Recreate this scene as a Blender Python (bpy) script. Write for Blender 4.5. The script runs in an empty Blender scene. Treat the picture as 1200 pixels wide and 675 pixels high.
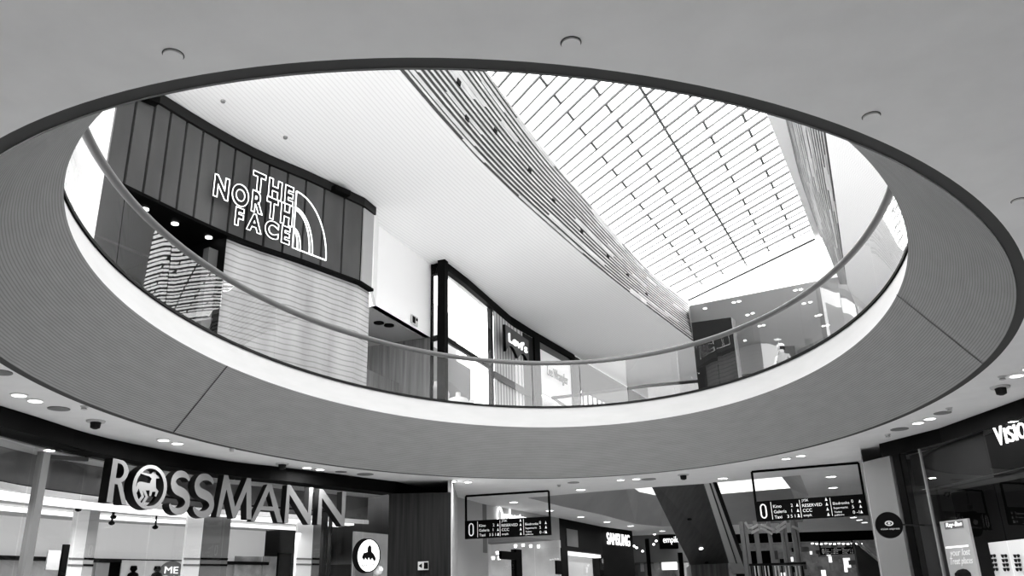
import bpy, bmesh, math, random
from mathutils import Vector, Matrix
from mathutils.geometry import tessellate_polygon
random.seed(7)
sc = bpy.context.scene
COL = sc.collection
sc.view_settings.view_transform = 'Standard'
sc.view_settings.look = 'Medium High Contrast'
sc.view_settings.exposure = 0
sc.cycles.use_denoising = True
sc.cycles.max_bounces = 10
sc.cycles.transparent_max_bounces = 24
sc.cycles.diffuse_bounces = 5
sc.cycles.caustics_reflective = False
sc.cycles.caustics_refractive = False
sc.cycles.sample_clamp_indirect = 6

# ------------------------------------------------------------------ camera
FPX, TH, RO, EYE = 980.34, .3597, -.0284, 1.5
_F = Vector((0, math.cos(TH), math.sin(TH))); _U = Vector((0, -math.sin(TH), math.cos(TH))); _R = Vector((1, 0, 0))
cR = math.cos(RO)*_R + math.sin(RO)*_U
cU = -math.sin(RO)*_R + math.cos(RO)*_U
camd = bpy.data.cameras.new('camera'); cam = bpy.data.objects.new('camera', camd); COL.objects.link(cam)
m = Matrix.Identity(4)
for i in range(3):
    m[i][0] = cR[i]; m[i][1] = cU[i]; m[i][2] = -_F[i]
m[2][3] = EYE
cam.matrix_world = m
camd.sensor_width = 36; camd.lens = FPX/1200*36; camd.clip_end = 400; camd.clip_start = .05
sc.camera = cam

def ray(x, y): return _F + cR*((x-600)/FPX) + cU*((337.5-y)/FPX)
def atz(x, y, z):
    d = ray(x, y); return Vector((0, 0, EYE)) + d*((z-EYE)/d.z)
def aty(x, y, Y):
    d = ray(x, y); return Vector((0, 0, EYE)) + d*(Y/d.y)
def wall(x, y, poly):
    """point where the sight line meets the vertical wall over a plan polyline"""
    d = ray(x, y); best = None
    for i in range(len(poly)-1):
        a, b = poly[i], poly[i+1]
        e0, e1 = b[0]-a[0], b[1]-a[1]
        det = -d.x*e1 + e0*d.y
        if abs(det) < 1e-9: continue
        t = (-a[0]*e1 + e0*a[1])/det
        u = (d.x*a[1] - d.y*a[0])/det
        lo = -9 if i == 0 else -1e-6; hi = 9 if i == len(poly)-2 else 1+1e-6
        if t > 0 and lo <= u <= hi and (best is None or t < best[0]): best = (t, d*t + Vector((0, 0, EYE)))
    return best[1]
def V2(p): return Vector((p[0], p[1]))

# ------------------------------------------------------------------ materials
def mat(name, v, rough=.6, metal=0., emit=0., spec=.3, noise=None, stripes=None, bump=0., uvstripes=None):
    """neutral grey procedural material; v is the linear grey value"""
    M = bpy.data.materials.new(name); M.use_nodes = True
    nt = M.node_tree; N = nt.nodes; L = nt.links
    b = N['Principled BSDF']; out = N['Material Output']
    b.inputs['Roughness'].default_value = rough; b.inputs['Metallic'].default_value = metal
    b.inputs['Specular IOR Level'].default_value = spec
    col = None
    if noise:
        sx, sy, sz, amt = noise
        tc = N.new('ShaderNodeTexCoord'); mp = N.new('ShaderNodeMapping'); mp.inputs['Scale'].default_value = (sx, sy, sz)
        nz = N.new('ShaderNodeTexNoise'); nz.inputs['Scale'].default_value = 1; nz.inputs['Detail'].default_value = 6
        L.new(tc.outputs['Object'], mp.inputs['Vector']); L.new(mp.outputs['Vector'], nz.inputs['Vector'])
        mr = N.new('ShaderNodeMapRange'); mr.inputs['From Min'].default_value = .3; mr.inputs['From Max'].default_value = .7
        mr.inputs['To Min'].default_value = v*(1-amt); mr.inputs['To Max'].default_value = v*(1+amt)
        L.new(nz.outputs['Fac'], mr.inputs['Value']); col = mr.outputs['Result']
    if stripes or uvstripes:
        s = stripes or uvstripes
        axis, per, frac, dark = s[:4]
        tc = N.new('ShaderNodeTexCoord'); sp = N.new('ShaderNodeSeparateXYZ')
        L.new(tc.outputs['UV' if uvstripes else 'Object'], sp.inputs[0])
        src = sp.outputs['XYZ'.index(axis)]
        if len(s) > 4:
            nz2 = N.new('ShaderNodeTexNoise'); nz2.inputs['Scale'].default_value = s[5]; nz2.inputs['Detail'].default_value = 1
            L.new(tc.outputs['Object'], nz2.inputs['Vector'])
            ad = N.new('ShaderNodeMath'); ad.operation = 'MULTIPLY_ADD'; ad.inputs[1].default_value = s[4]
            L.new(nz2.outputs['Fac'], ad.inputs[0]); L.new(src, ad.inputs[2]); src = ad.outputs[0]
        md = N.new('ShaderNodeMath'); md.operation = 'WRAP'; md.inputs[1].default_value = per; md.inputs[2].default_value = 0
        L.new(src, md.inputs[0])
        lt = N.new('ShaderNodeMath'); lt.operation = 'LESS_THAN'; lt.inputs[1].default_value = per*frac
        L.new(md.outputs[0], lt.inputs[0])
        mr2 = N.new('ShaderNodeMapRange'); mr2.inputs['To Min'].default_value = 1; mr2.inputs['To Max'].default_value = dark
        L.new(lt.outputs[0], mr2.inputs['Value'])
        mu = N.new('ShaderNodeMath'); mu.operation = 'MULTIPLY'
        L.new(mr2.outputs['Result'], mu.inputs[0])
        if col is None: mu.inputs[1].default_value = v
        else: L.new(col, mu.inputs[1])
        col = mu.outputs[0]
    if bump:
        tc = N.new('ShaderNodeTexCoord'); nb = N.new('ShaderNodeTexNoise'); nb.inputs['Scale'].default_value = 40
        L.new(tc.outputs['Object'], nb.inputs['Vector'])
        bp = N.new('ShaderNodeBump'); bp.inputs['Strength'].default_value = bump; bp.inputs['Distance'].default_value = .02
        L.new(nb.outputs['Fac'], bp.inputs['Height']); L.new(bp.outputs['Normal'], b.inputs['Normal'])
    if col is None: b.inputs['Base Color'].default_value = (v, v, v, 1)
    else:
        cc = N.new('ShaderNodeCombineColor')
        for k in range(3): L.new(col, cc.inputs[k])
        L.new(cc.outputs[0], b.inputs['Base Color'])
    if emit:
        b.inputs['Emission Color'].default_value = (1, 1, 1, 1); b.inputs['Emission Strength'].default_value = emit
    return M

def glass(name, tint=.94, base=.03, ior=1.45, rough=0.):
    M = bpy.data.materials.new(name); M.use_nodes = True
    nt = M.node_tree; N = nt.nodes; L = nt.links
    for n in list(N): N.remove(n)
    out = N.new('ShaderNodeOutputMaterial'); mx = N.new('ShaderNodeMixShader')
    tr = N.new('ShaderNodeBsdfTransparent'); tr.inputs[0].default_value = (tint, tint, tint, 1)
    gl = N.new('ShaderNodeBsdfGlossy'); gl.inputs['Roughness'].default_value = rough; gl.inputs[0].default_value = (1, 1, 1, 1)
    lw = N.new('ShaderNodeLayerWeight'); lw.inputs[0].default_value = .5
    pw = N.new('ShaderNodeMath'); pw.operation = 'POWER'; pw.inputs[1].default_value = 5
    ad = N.new('ShaderNodeMath'); ad.operation = 'MULTIPLY_ADD'; ad.inputs[1].default_value = ior-1+.3; ad.inputs[2].default_value = base; ad.use_clamp = True
    L.new(lw.outputs['Facing'], pw.inputs[0]); L.new(pw.outputs[0], ad.inputs[0]); L.new(ad.outputs[0], mx.inputs[0])
    L.new(tr.outputs[0], mx.inputs[1]); L.new(gl.outputs[0], mx.inputs[2]); L.new(mx.outputs[0], out.inputs[0])
    return M

def brick_mat():
    M = mat('red_brick', .1, .8); nt = M.node_tree; N = nt.nodes; L = nt.links
    b = N['Principled BSDF']; tc = N.new('ShaderNodeTexCoord'); mp = N.new('ShaderNodeMapping')
    br = N.new('ShaderNodeTexBrick'); br.inputs['Scale'].default_value = 2.6
    br.inputs['Color1'].default_value = (.018, .018, .018, 1); br.inputs['Color2'].default_value = (.035, .035, .035, 1); br.inputs['Mortar'].default_value = (.07, .07, .07, 1)
    L.new(tc.outputs['UV'], br.inputs['Vector']); L.new(br.outputs['Color'], b.inputs['Base Color'])
    return M

M_floor = mat('polished_stone', .55, .25, noise=(.5, .5, .5, .08))
M_floor1 = mat('pale_stone', .8, .3, noise=(.5, .5, .5, .05))
M_ceil = mat('ceiling_paint', .72, .85, noise=(3, 3, 3, .03))
M_gap = mat('shadow_gap', .075, .8)
M_fascia = mat('ribbed_fascia', .265, .75, stripes=('Z', .0285, .32, .72, .015, 2.0), noise=(2, 2, 10, .05))
M_white = mat('white_paint', .86, .6)
M_edge = mat('slab_edge_white', .42, .6, noise=(1.5, 1.5, 6, .03))
M_soffit = mat('grooved_soffit', .88, .7, uvstripes=('Y', .13, .3, .9))
M_soffit2 = mat('plain_soffit', .86, .7)
M_greyceil = mat('grey_far_ceiling', .5, .8)
M_slat = mat('timber_slat', .36, .6, noise=(1, 1, 6, .22))
M_slatback = mat('slat_backing', .05, .9)
M_bar = mat('glazing_bar', .13, .5)
M_bar2 = mat('pale_glazing_bar', .25, .5)
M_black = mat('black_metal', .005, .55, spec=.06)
M_dark = mat('dark_metal', .022, .5, spec=.12)
M_char = mat('charcoal_header', .008, .55, spec=.06, noise=(1, 1, 3, .25))
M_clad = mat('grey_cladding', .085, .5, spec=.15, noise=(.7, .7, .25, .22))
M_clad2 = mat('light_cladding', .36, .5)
M_steel = mat('brushed_steel', .5, .32, metal=.85)
M_rail = mat('handrail_steel', .13, .4, metal=.2)
M_neon = mat('white_neon', .9, .4, emit=1.2)
M_print_white = mat('white_print', .8, .5, emit=.25)
M_light = mat('lamp_lens', .9, .4, emit=3.5)
M_strip = mat('light_strip', .9, .4, emit=1.0)
M_lightbox = mat('white_lightbox', .9, .4, emit=.75)
M_winrefl = mat('painted_window_reflection', .36, .25, spec=.6, stripes=('Z', .15, .22, .62, .1, 1.2), noise=(1.2, 1.2, .25, .22))  # wavy reflections of the shop glass painted as stripes on an opaque surface
M_darkwood = mat('dark_wood', .022, .5, spec=.1, noise=(14, 14, .5, .45))
M_midwood = mat('brown_wood', .13, .5, noise=(9, 9, .4, .4))
M_wallgrey = mat('hall_wall', .3, .7, noise=(.5, .5, .5, .1))
M_grey = mat('mid_grey_panel', .22, .6)
M_lgrey = mat('light_grey_panel', .5, .6)
M_letter = mat('letter_face', .2, .5)
M_letterside = mat('letter_side', .012, .5, spec=.1)
M_print = mat('poster_print', .6, .5, noise=(3, 3, 3, .3))
M_skin = mat('skin', .42, .6)
M_hair = mat('dark_hair', .03, .6)
M_pale = mat('pale_cloth', .32, .8)
M_darkcloth = mat('dark_cloth', .04, .8)
M_dimwall = mat('dim_shop_wall', .12, .6, noise=(.8, .8, .8, .2))
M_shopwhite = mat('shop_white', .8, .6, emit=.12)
M_glass = glass('clear_glass', .93, .08, 1.6)
M_shopglass = glass('shop_glass', .9, .05, 1.5)
M_roofglass = glass('roof_glass', .97, .0, 1.3)
M_brick = brick_mat()
M_corr = mat('corrugated_metal', .7, .45, uvstripes=('X', .34, .35, .4))

# ------------------------------------------------------------------ builders
class MB:
    def __init__(s): s.v = []; s.f = []; s.uv = {}
    def vert(s, p): s.v.append(tuple(p)); return len(s.v)-1
    def quad(s, a, b, c, d, uv=None):
        n = len(s.v); s.v += [tuple(a), tuple(b), tuple(c), tuple(d)]; s.f.append((n, n+1, n+2, n+3))
        if uv: s.uv[len(s.f)-1] = uv
    def poly(s, pts):
        n = len(s.v); s.v += [tuple(p) for p in pts]; s.f.append(tuple(range(n, n+len(pts))))
    def hexa(s, b4, t4):
        """solid from four bottom and four top corners"""
        n = len(s.v); s.v += [tuple(p) for p in b4] + [tuple(p) for p in t4]
        for q in ((3, 2, 1, 0), (4, 5, 6, 7), (0, 1, 5, 4), (1, 2, 6, 5), (2, 3, 7, 6), (3, 0, 4, 7)):
            s.f.append(tuple(n+i for i in q))
    def box(s, c, sx, sy, sz, u=None):
        """box centred at c; u = plan direction of its x axis"""
        u = Vector((u[0], u[1], 0)).normalized() if u is not None else Vector((1, 0, 0))
        w = Vector((-u.y, u.x, 0)); c = Vector(c)
        q = [c + u*(a*sx/2) + w*(b*sy/2) for a, b in ((-1, -1), (1, -1), (1, 1), (-1, 1))]
        s.hexa([p - Vector((0, 0, sz/2)) for p in q], [p + Vector((0, 0, sz/2)) for p in q])
    def slab(s, a, b, z0, z1, t, off=0.):
        """upright slab along plan segment a-b from z0 to z1, thickness t away from the viewer"""
        a = V2(a); b = V2(b); d = (b-a).normalized(); n = Vector((-d.y, d.x))
        a0, b0 = a+n*off, b+n*off; a1, b1 = a0+n*t, b0+n*t
        s.hexa([(p.x, p.y, z0) for p in (a0, b0, b1, a1)], [(p.x, p.y, z1) for p in (a0, b0, b1, a1)])
    def beam(s, p, q, w, h, up=(0, 0, 1)):
        p = Vector(p); q = Vector(q); d = (q-p).normalized(); r = d.cross(Vector(up))
        if r.length < 1e-4: r = d.cross(Vector((1, 0, 0)))
        r.normalize(); u = r.cross(d)
        k = [r*(a*w/2)+u*(b*h/2) for a, b in ((-1, -1), (1, -1), (1, 1), (-1, 1))]
        s.hexa([p+x for x in k], [q+x for x in k])
    def tube(s, pts, r, n=8, closed=False, ry=None):
        pts = [Vector(p) for p in pts]; base = len(s.v); m_ = len(pts)
        for i, p in enumerate(pts):
            d = (pts[(i+1) % m_] - pts[i-1]) if closed else (pts[min(i+1, m_-1)] - pts[max(i-1, 0)])
            d.normalize(); x = d.cross(Vector((0, 0, 1)))
            if x.length < 1e-3: x = Vector((1, 0, 0))
            x.normalize(); y = x.cross(d)
            for k in range(n):
                a = 2*math.pi*k/n; s.v.append(tuple(p + x*(r*math.cos(a)) + y*((ry or r)*math.sin(a))))
        for i in range(m_ if closed else m_-1):
            for k in range(n):
                s.f.append((base+i*n+k, base+((i+1) % m_)*n+k, base+((i+1) % m_)*n+(k+1) % n, base+i*n+(k+1) % n))
        if not closed:
            s.f.append(tuple(base+k for k in range(n))); s.f.append(tuple(base+(m_-1)*n+k for k in reversed(range(n))))
    def lathe(s, c, prof, n=24, axis=None):
        """surface of revolution about a vertical (or given) axis through c; prof = [(r, h)...]"""
        A = Vector(axis).normalized() if axis is not None else Vector((0, 0, 1))
        X = A.orthogonal().normalized(); Y = A.cross(X); c = Vector(c); b = len(s.v)
        for r, h in prof:
            for k in range(n):
                a = 2*math.pi*k/n; s.v.append(tuple(c + A*h + X*(r*math.cos(a)) + Y*(r*math.sin(a))))
        for i in range(len(prof)-1):
            for k in range(n): s.f.append((b+i*n+k, b+i*n+(k+1) % n, b+(i+1)*n+(k+1) % n, b+(i+1)*n+k))
        s.f.append(tuple(b+k for k in reversed(range(n)))); s.f.append(tuple(b+(len(prof)-1)*n+k for k in range(n)))
    def build(s, name, mt, parent=None, smooth=False, fix=True):
        me = bpy.data.meshes.new(name); me.from_pydata(s.v, [], s.f); me.update()
        if s.uv:
            ul = me.uv_layers.new(name='UVMap')
            for pi, uv in s.uv.items():
                for li, q in zip(me.polygons[pi].loop_indices, uv): ul.data[li].uv = q
        if fix:
            bm = bmesh.new(); bm.from_mesh(me); bmesh.ops.remove_doubles(bm, verts=bm.verts, dist=1e-5)
            bmesh.ops.recalc_face_normals(bm, faces=bm.faces); bm.to_mesh(me); bm.free()
        if smooth:
            for p in me.polygons: p.use_smooth = True
        me.materials.append(mt)
        o = bpy.data.objects.new(name, me); COL.objects.link(o)
        if parent: 
            o.parent = parent; o.matrix_parent_inverse = parent.matrix_world.inverted()
        return o

def tag(o, label, cat, group=None, kind=None):
    o['label'] = label; o['category'] = cat
    if group: o['group'] = group
    if kind: o['kind'] = kind
    return o
def struct(o): o['kind'] = 'structure'; return o
def thing(name, label, cat, loc=(0, 0, 0), group=None):
    o = bpy.data.objects.new(name, None); COL.objects.link(o); o.location = loc; o.empty_display_size = .2
    o.matrix_world = Matrix.Translation(loc)
    return tag(o, label, cat, group)

def frame(o, u, n):
    """matrix taking local x->u (rightwards), y->up, z->n (towards viewer)"""
    u = Vector((u[0], u[1], 0)).normalized(); up = Vector((0, 0, 1)); nn = u.cross(up)
    M = Matrix.Identity(4)
    for i in range(3): M[i][0] = u[i]; M[i][1] = up[i]; M[i][2] = nn[i]; M[i][3] = o[i]
    return M

def curve_mesh(kind, data, extrude=0., offset=0., outline=0., size=1.):
    """mesh from text or from closed 2D outlines"""
    if kind == 'text':
        cu = bpy.data.curves.new('t', 'FONT'); cu.body = data; cu.size = size
    else:
        cu = bpy.data.curves.new('t', 'CURVE'); cu.dimensions = '2D'
        for pl in data:
            sp = cu.splines.new('POLY'); sp.points.add(len(pl)-1)
            for p, q in zip(sp.points, pl): p.co = (q[0], q[1], 0, 1)
            sp.use_cyclic_u = True
    cu.offset = offset
    if outline: cu.fill_mode = 'NONE' if kind == 'text' else 'NONE'; cu.bevel_depth = outline; cu.bevel_resolution = 1
    else: cu.fill_mode = 'BOTH'; cu.extrude = extrude
    o = bpy.data.objects.new('t', cu); COL.objects.link(o)
    bpy.context.view_layer.update()
    me = bpy.data.meshes.new_from_object(o.evaluated_get(bpy.context.evaluated_depsgraph_get()))
    bpy.data.objects.remove(o); bpy.data.curves.remove(cu)
    return me
def bounds(me):
    xs = [v.co.x for v in me.vertices]; ys = [v.co.y for v in me.vertices]
    return min(xs), max(xs), min(ys), max(ys)
def text_obj(body, name, mt, parent, org, u, w=None, h=None, extrude=.01, offset=0., outline=0., align='L', shear=0.):
    """flat lettering fitted to width w and height h, with its lower left (or centre) at org"""
    me = curve_mesh('text', body, extrude, offset, outline)
    x0, x1, y0, y1 = bounds(me)
    sx = w/(x1-x0) if w else None; sy = h/(y1-y0) if h else None
    sx = sx or sy; sy = sy or sx
    for v in me.vertices:
        x = (v.co.x-x0)*sx; y = (v.co.y-y0)*sy
        if align == 'C': x -= (x1-x0)*sx/2; y -= (y1-y0)*sy/2
        v.co.x = x + shear*y; v.co.y = y
        if outline: v.co.z *= 1
    me.transform(frame(org, u, None)); me.update()
    me.materials.clear(); me.materials.append(mt)
    o = bpy.data.objects.new(name, me); COL.objects.link(o)
    if parent: o.parent = parent; o.matrix_parent_inverse = parent.matrix_world.inverted()
    return o
def glyph_obj(polys, name, mt, parent, M, extrude=.01, side=None):
    me = curve_mesh('poly', polys, extrude); me.transform(M); me.update()
    me.materials.clear(); me.materials.append(mt)
    if side:
        me.materials.append(side); nn = M.to_3x3() @ Vector((0, 0, 1)); nn.normalize()
        for p in me.polygons: p.material_index = 0 if p.normal.dot(nn) > .7 else 1
    o = bpy.data.objects.new(name, me); COL.objects.link(o)
    if parent: o.parent = parent; o.matrix_parent_inverse = parent.matrix_world.inverted()
    return o

def resample(pts, n):
    pts = [Vector(p) for p in pts]; L = [0]
    for a, b in zip(pts, pts[1:]): L.append(L[-1]+(b-a).length)
    out = []
    for k in range(n):
        s = L[-1]*k/(n-1); i = 0
        while i < len(L)-2 and L[i+1] < s: i += 1
        out.append(pts[i].lerp(pts[i+1], (s-L[i])/max(1e-9, L[i+1]-L[i])))
    return out
def smooth(pts, per=8):
    P = [Vector(p) for p in pts]; P = [2*P[0]-P[1]] + P + [2*P[-1]-P[-2]]; out = []
    for i in range(1, len(P)-2):
        for k in range(per):
            t = k/per; a, b, c, d = P[i-1], P[i], P[i+1], P[i+2]
            out.append(.5*((2*b) + (c-a)*t + (2*a-5*b+4*c-d)*t*t + (3*b-a-3*c+d)*t**3))
    out.append(P[-2]); return out

# ------------------------------------------------------------------ the round void
SC = 3.0
CX, CY, EA, EB, PHI = .0903*SC, 4.3827*SC, 2.2325*SC, 3.0603*SC, -.2477
Z0, Z1, Z2, Z3 = 4.5, 5.639, 6.173, 7.381
O1, O2, O3 = 1.063, .864, .84
def ell(t, off=0., z=0.):
    x = (EA-off)*math.cos(t); y = (EB-off)*math.sin(t); c, s = math.cos(PHI), math.sin(PHI)
    return Vector((CX+c*x-s*y, CY+s*x+c*y, z))
NS = 240
TS = [2*math.pi*k/NS for k in range(NS)]
def ring(mb, o0, z0, o1, z1, N=NS):
    a = [ell(t, o0, z0) for t in TS]; b = [ell(t, o1, z1) for t in TS]; n = len(mb.v)
    mb.v += [tuple(p) for p in a+b]
    for k in range(N): mb.f.append((n+k, n+(k+1) % N, n+N+(k+1) % N, n+N+k))
GAP = .12
V2B = [(0.3, 26.3), (2.1, 25.36), (3.86, 24.57), (5.24, 24.13), (7.61, 22.91), (9.55, 28.2), (12.58, 38.5), (9.63, 38.9), (6.35, 38.7), (4.98, 36.95), (3.08, 32.3), (1.53, 29.2)]
V2T = [(1.6, 26.6), (2.5, 26.3), (4.2, 25.5), (5.6, 25.1), (7.2, 24.4), (8.6, 28.6), (11.3, 35.5), (8.9, 36.8), (6.3, 37.3), (5.0, 35.3), (4.0, 31.9), (2.6, 28.9)]
def plate(name, outer, holes, z, mt):
    loops = [[Vector((p[0], p[1], 0)) for p in outer]] + [[Vector((p[0], p[1], 0)) for p in h] for h in holes]
    tri = tessellate_polygon(loops); flat = [p for l in loops for p in l]
    me = bpy.data.meshes.new(name); me.from_pydata([(p.x, p.y, z) for p in flat], [], tri); me.update()
    bm = bmesh.new(); bm.from_mesh(me); bmesh.ops.recalc_face_normals(bm, faces=bm.faces); bm.to_mesh(me); bm.free()
    me.materials.append(mt); o = bpy.data.objects.new(name, me); COL.objects.link(o); return struct(o)

q = MB(); q.quad((-30, -14, 0), (40, -14, 0), (40, 75, 0), (-30, 75, 0)); struct(q.build('floor', M_floor))
RECT = [(-16, -9), (19, -9), (24, 66), (-16, 66)]
plate('ceiling', RECT, [[ell(t, 0)[:2] for t in TS], V2B], Z0, M_ceil)
plate('floor_upper', RECT, [[ell(t, O2)[:2] for t in TS], V2T], Z2, M_floor1)
q = MB(); ring(q, 0, Z0, GAP, Z0+.015); struct(q.build('trim_1', M_gap))
q = MB(); ring(q, GAP, Z0+.0, O1, Z1)
fas = q.build('trim_2', M_fascia, smooth=True); struct(fas)
q = MB(); ring(q, O1, Z1, O1-.02, Z1+.015); ring(q, O1-.02, Z1+.015, O2, Z2); struct(q.build('trim_3', M_edge, smooth=True))
# seams of the fascia, one thin strip each
def seam(x0, y0, x1, y1, name):
    def near(x, y, off, z):
        p = atz(x, y, z); return min(range(3600), key=lambda k: (ell(2*math.pi*k/3600, off, z)-p).length)*2*math.pi/3600
    t0, t1 = near(x0, y0, O1, Z1), near(x1, y1, GAP, Z0); mb = MB(); n = 12
    if t1-t0 > math.pi: t1 -= 2*math.pi
    if t0-t1 > math.pi: t1 += 2*math.pi
    for k in range(n):
        f0, f1 = k/n, (k+1)/n
        def pt(f, d):
            t = t0+(t1-t0)*f; return ell(t+d, O1+(GAP-O1)*f+.012, Z1+(Z0-Z1)*f-.004)
        mb.quad(pt(f0, -.0012), pt(f0, .0012), pt(f1, .0012), pt(f1, -.0012))
    struct(mb.build(name, M_black))
seam(264, 428.8, 208, 506, 'trim_4'); seam(1051.9, 345, 1160, 425, 'trim_5')

# second void further back
q = MB()
for i in range(len(V2B)):
    j = (i+1) % len(V2B)
    q.quad((*V2B[i], Z0), (*V2B[j], Z0), (*V2T[j], Z1), (*V2T[i], Z1))
struct(q.build('trim_6', mat('plain_fascia', .36, .75, noise=(1, 1, 1, .06))))
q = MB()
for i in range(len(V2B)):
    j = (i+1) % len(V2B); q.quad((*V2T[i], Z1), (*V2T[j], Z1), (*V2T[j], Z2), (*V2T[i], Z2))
struct(q.build('trim_7', mat('glowing_slab_edge', .85, .6, emit=.45)))  # emission added to brighten this edge; no lamp sits here

# outer walls of the ground floor hall
for nm, a, b in (('wall_west', (-15.9, -8.9), (-15.9, 65)), ('wall_east', (18.9, -8.9), (23.9, 65)), ('wall_south', (-15.9, -8.9), (18.9, -8.9)), ('wall_north', (-15.9, 65.5), (23.9, 65.5))):
    q = MB(); q.quad((*a, 0), (*b, 0), (*b, Z0), (*a, Z0)); struct(q.build(nm, M_wallgrey))

# ------------------------------------------------------------------ glass balustrade of the round void
bal = thing('glass_balustrade', 'curved glass balustrade with steel handrail round the big oval opening', 'balustrade', (CX, CY, Z2))
q = MB(); q.tube([ell(t, O3, Z3) for t in TS], .065, 10, True, .06); q.build('handrail', M_rail, bal, True)
q = MB(); ring(q, O2-.03, Z2+.002, O2-.03, Z2+.05); ring(q, O2-.03, Z2+.05, O2+.03, Z2+.05); ring(q, O2+.03, Z2+.05, O2+.03, Z2+.002); q.build('base_channel', M_dark, bal)
NP = 30
for k in range(NP):
    q = MB(); a0 = 2*math.pi*(k+.006)/NP; a1 = 2*math.pi*(k+.994)/NP; n = 8
    for i in range(n):
        t0, t1 = a0+(a1-a0)*i/n, a0+(a1-a0)*(i+1)/n
        q.quad(ell(t0, O2, Z2+.03), ell(t1, O2, Z2+.03), ell(t1, O3, Z3-.02), ell(t0, O3, Z3-.02))
    q.build('glass_panel', M_glass, bal, True)
bal2 = thing('glass_balustrade', 'straight-sided glass balustrade with dark handrail beyond the oval opening', 'balustrade', (4, 26, Z2))
OUT = []
cxx = sum(p[0] for p in V2T)/12; cyy = sum(p[1] for p in V2T)/12
for p in V2T:
    d = Vector((p[0]-cxx, p[1]-cyy)).normalized(); OUT.append(Vector((p[0]+d.x*.55, p[1]+d.y*.55, 0)))
q = MB(); q.tube([p+Vector((0, 0, 7.58)) for p in OUT], .05, 8, True); q.build('handrail', M_dark, bal2)
for i in range(12):
    a, b = OUT[i], OUT[(i+1) % 12]; q = MB()
    q.quad(a+Vector((0, 0, Z2+.01)), b+Vector((0, 0, Z2+.01)), b+Vector((0, 0, 7.54)), a+Vector((0, 0, 7.54))); q.build('glass_panel', M_glass, bal2)

# ------------------------------------------------------------------ upper level: soffit, timber bands, skylight
ZS, ZT = 13.0, 15.5
WL = [atz(x, y, ZS) for x, y in [(465, 78), (512, 133), (560, 186), (604, 229), (650, 270), (694, 308), (740, 345), (815, 402)]]
WL = [WL[0]+(WL[0]-WL[1])*3.2, WL[0]+(WL[0]-WL[1])*1.4] + WL
WU = [atz(x, y, ZT) for x, y in [(566.7, 79), (595, 119), (624.4, 159), (655, 198), (686.7, 234), (724, 278), (762, 319), (806.7, 356)]]
WU = [WU[0]+(WU[0]-WU[1])*3.2, WU[0]+(WU[0]-WU[1])*1.4] + WU
OL = [Vector((-9.9, 5, ZS)), Vector((-9.7, 12, ZS)), Vector((-8.75, 15.7, ZS))]
SEAMX = [(138, 108), (162, 108), (183.4, 116.4), (201.5, 127.8), (220, 140), (239, 151.7), (257.7, 161.8), (276.6, 173), (295.5, 182), (316.4, 192), (337.8, 202), (359.4, 210), (380.7, 218.5), (404, 226), (426, 233.3)]
NFP = []
NFtop = [atz(*p, ZS) for p in [(185, 108), (240, 142), (300, 175), (358.5, 200), (386, 213), (426, 232)]]
NFc = smooth([NFtop[0]+(NFtop[0]-NFtop[1])*.62] + NFtop, 6)
for x, y in SEAMX:
    NFP.append(wall(x, y, NFc))
for p in NFP: p.z = 0
NFcorner = wall(440, 240, [(NFP[-1].x, NFP[-1].y), (NFP[-1].x+.45, NFP[-1].y+1.1)])
WW0, WW1 = atz(444, 264, ZS), atz(505, 310, ZS)
LV = [atz(519, 306, ZS), atz(545, 326, ZS), atz(600, 374, ZS), atz(680, 421, ZS), atz(756, 466, ZS)]
LVe = LV[-1]+(LV[-1]-LV[-2])*.9
OL += [Vector((p.x, p.y, ZS)) for p in NFP] + [Vector((NFcorner.x, NFcorner.y, ZS)), WW0, WW1] + LV + [LVe]
n = 90
OL = [Vector((p.x-.55, p.y+.25, ZS)) if i > 2 else p for i, p in enumerate(OL)]
A = resample(WL + [WL[-1]+(WL[-1]-WL[-2])*.9], n); B = resample(OL, n)
q = MB()
for i in range(n-1):
    K = 6
    for k in range(K):
        f0, f1 = k/K, (k+1)/K
        d0, d1 = (A[i]-B[i]).length, (A[i+1]-B[i+1]).length
        q.quad(A[i].lerp(B[i], f0), A[i+1].lerp(B[i+1], f0), A[i+1].lerp(B[i+1], f1), A[i].lerp(B[i], f1),
               uv=[(i, d0*f0), (i+1, d1*f0), (i+1, d1*f1), (i, d0*f1)])
struct(q.build('ceiling_upper', M_soffit, fix=False))

def band(name, lo, hi, nslat, mt_slat, seed, label_spots, dens):
    """slatted timber band between a lower and an upper edge curve"""
    r = random.Random(seed); n = 70
    a = resample(smooth(lo, 4), n); b = resample(smooth(hi, 4), n)
    q = MB()
    for i in range(n-1): q.quad(a[i], a[i+1], b[i+1], b[i])
    root = struct(q.build(name, M_slatback))
    nor = (a[5]-a[0]).cross(b[0]-a[0]).normalized()
    if nor.dot(Vector((0, 0, EYE))-a[0]) < 0: nor = -nor
    q = MB()
    for j in range(nslat):
        v0 = j/nslat; gap = (dens[0] + (dens[1]-dens[0])*v0)/nslat
        i = 0
        while i < n-1:
            ln = r.randint(3, 9); e = min(n-1, i+ln)
            g = gap*(1 if r.random() < .82 else r.choice((.1, .45)))
            w0, w1 = v0+g, (j+1)/nslat
            lift = .02
            for k in range(i, e):
                p = [a[k].lerp(b[k], w0), a[k+1].lerp(b[k+1], w0), a[k+1].lerp(b[k+1], w1), a[k].lerp(b[k], w1)]
                q.quad(*[x+nor*lift for x in p]); q.quad(p[0], p[1], p[1]+nor*lift, p[0]+nor*lift); q.quad(p[3], p[2], p[2]+nor*lift, p[3]+nor*lift)
            i = e
    q.build('timber_slats', mt_slat, root, fix=False)
    return root, a, b, nor
root, ba, bb, bn = band('wall_roof_left', WL, WU, 15, M_slat, 3, None, (.6, .42))
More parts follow.
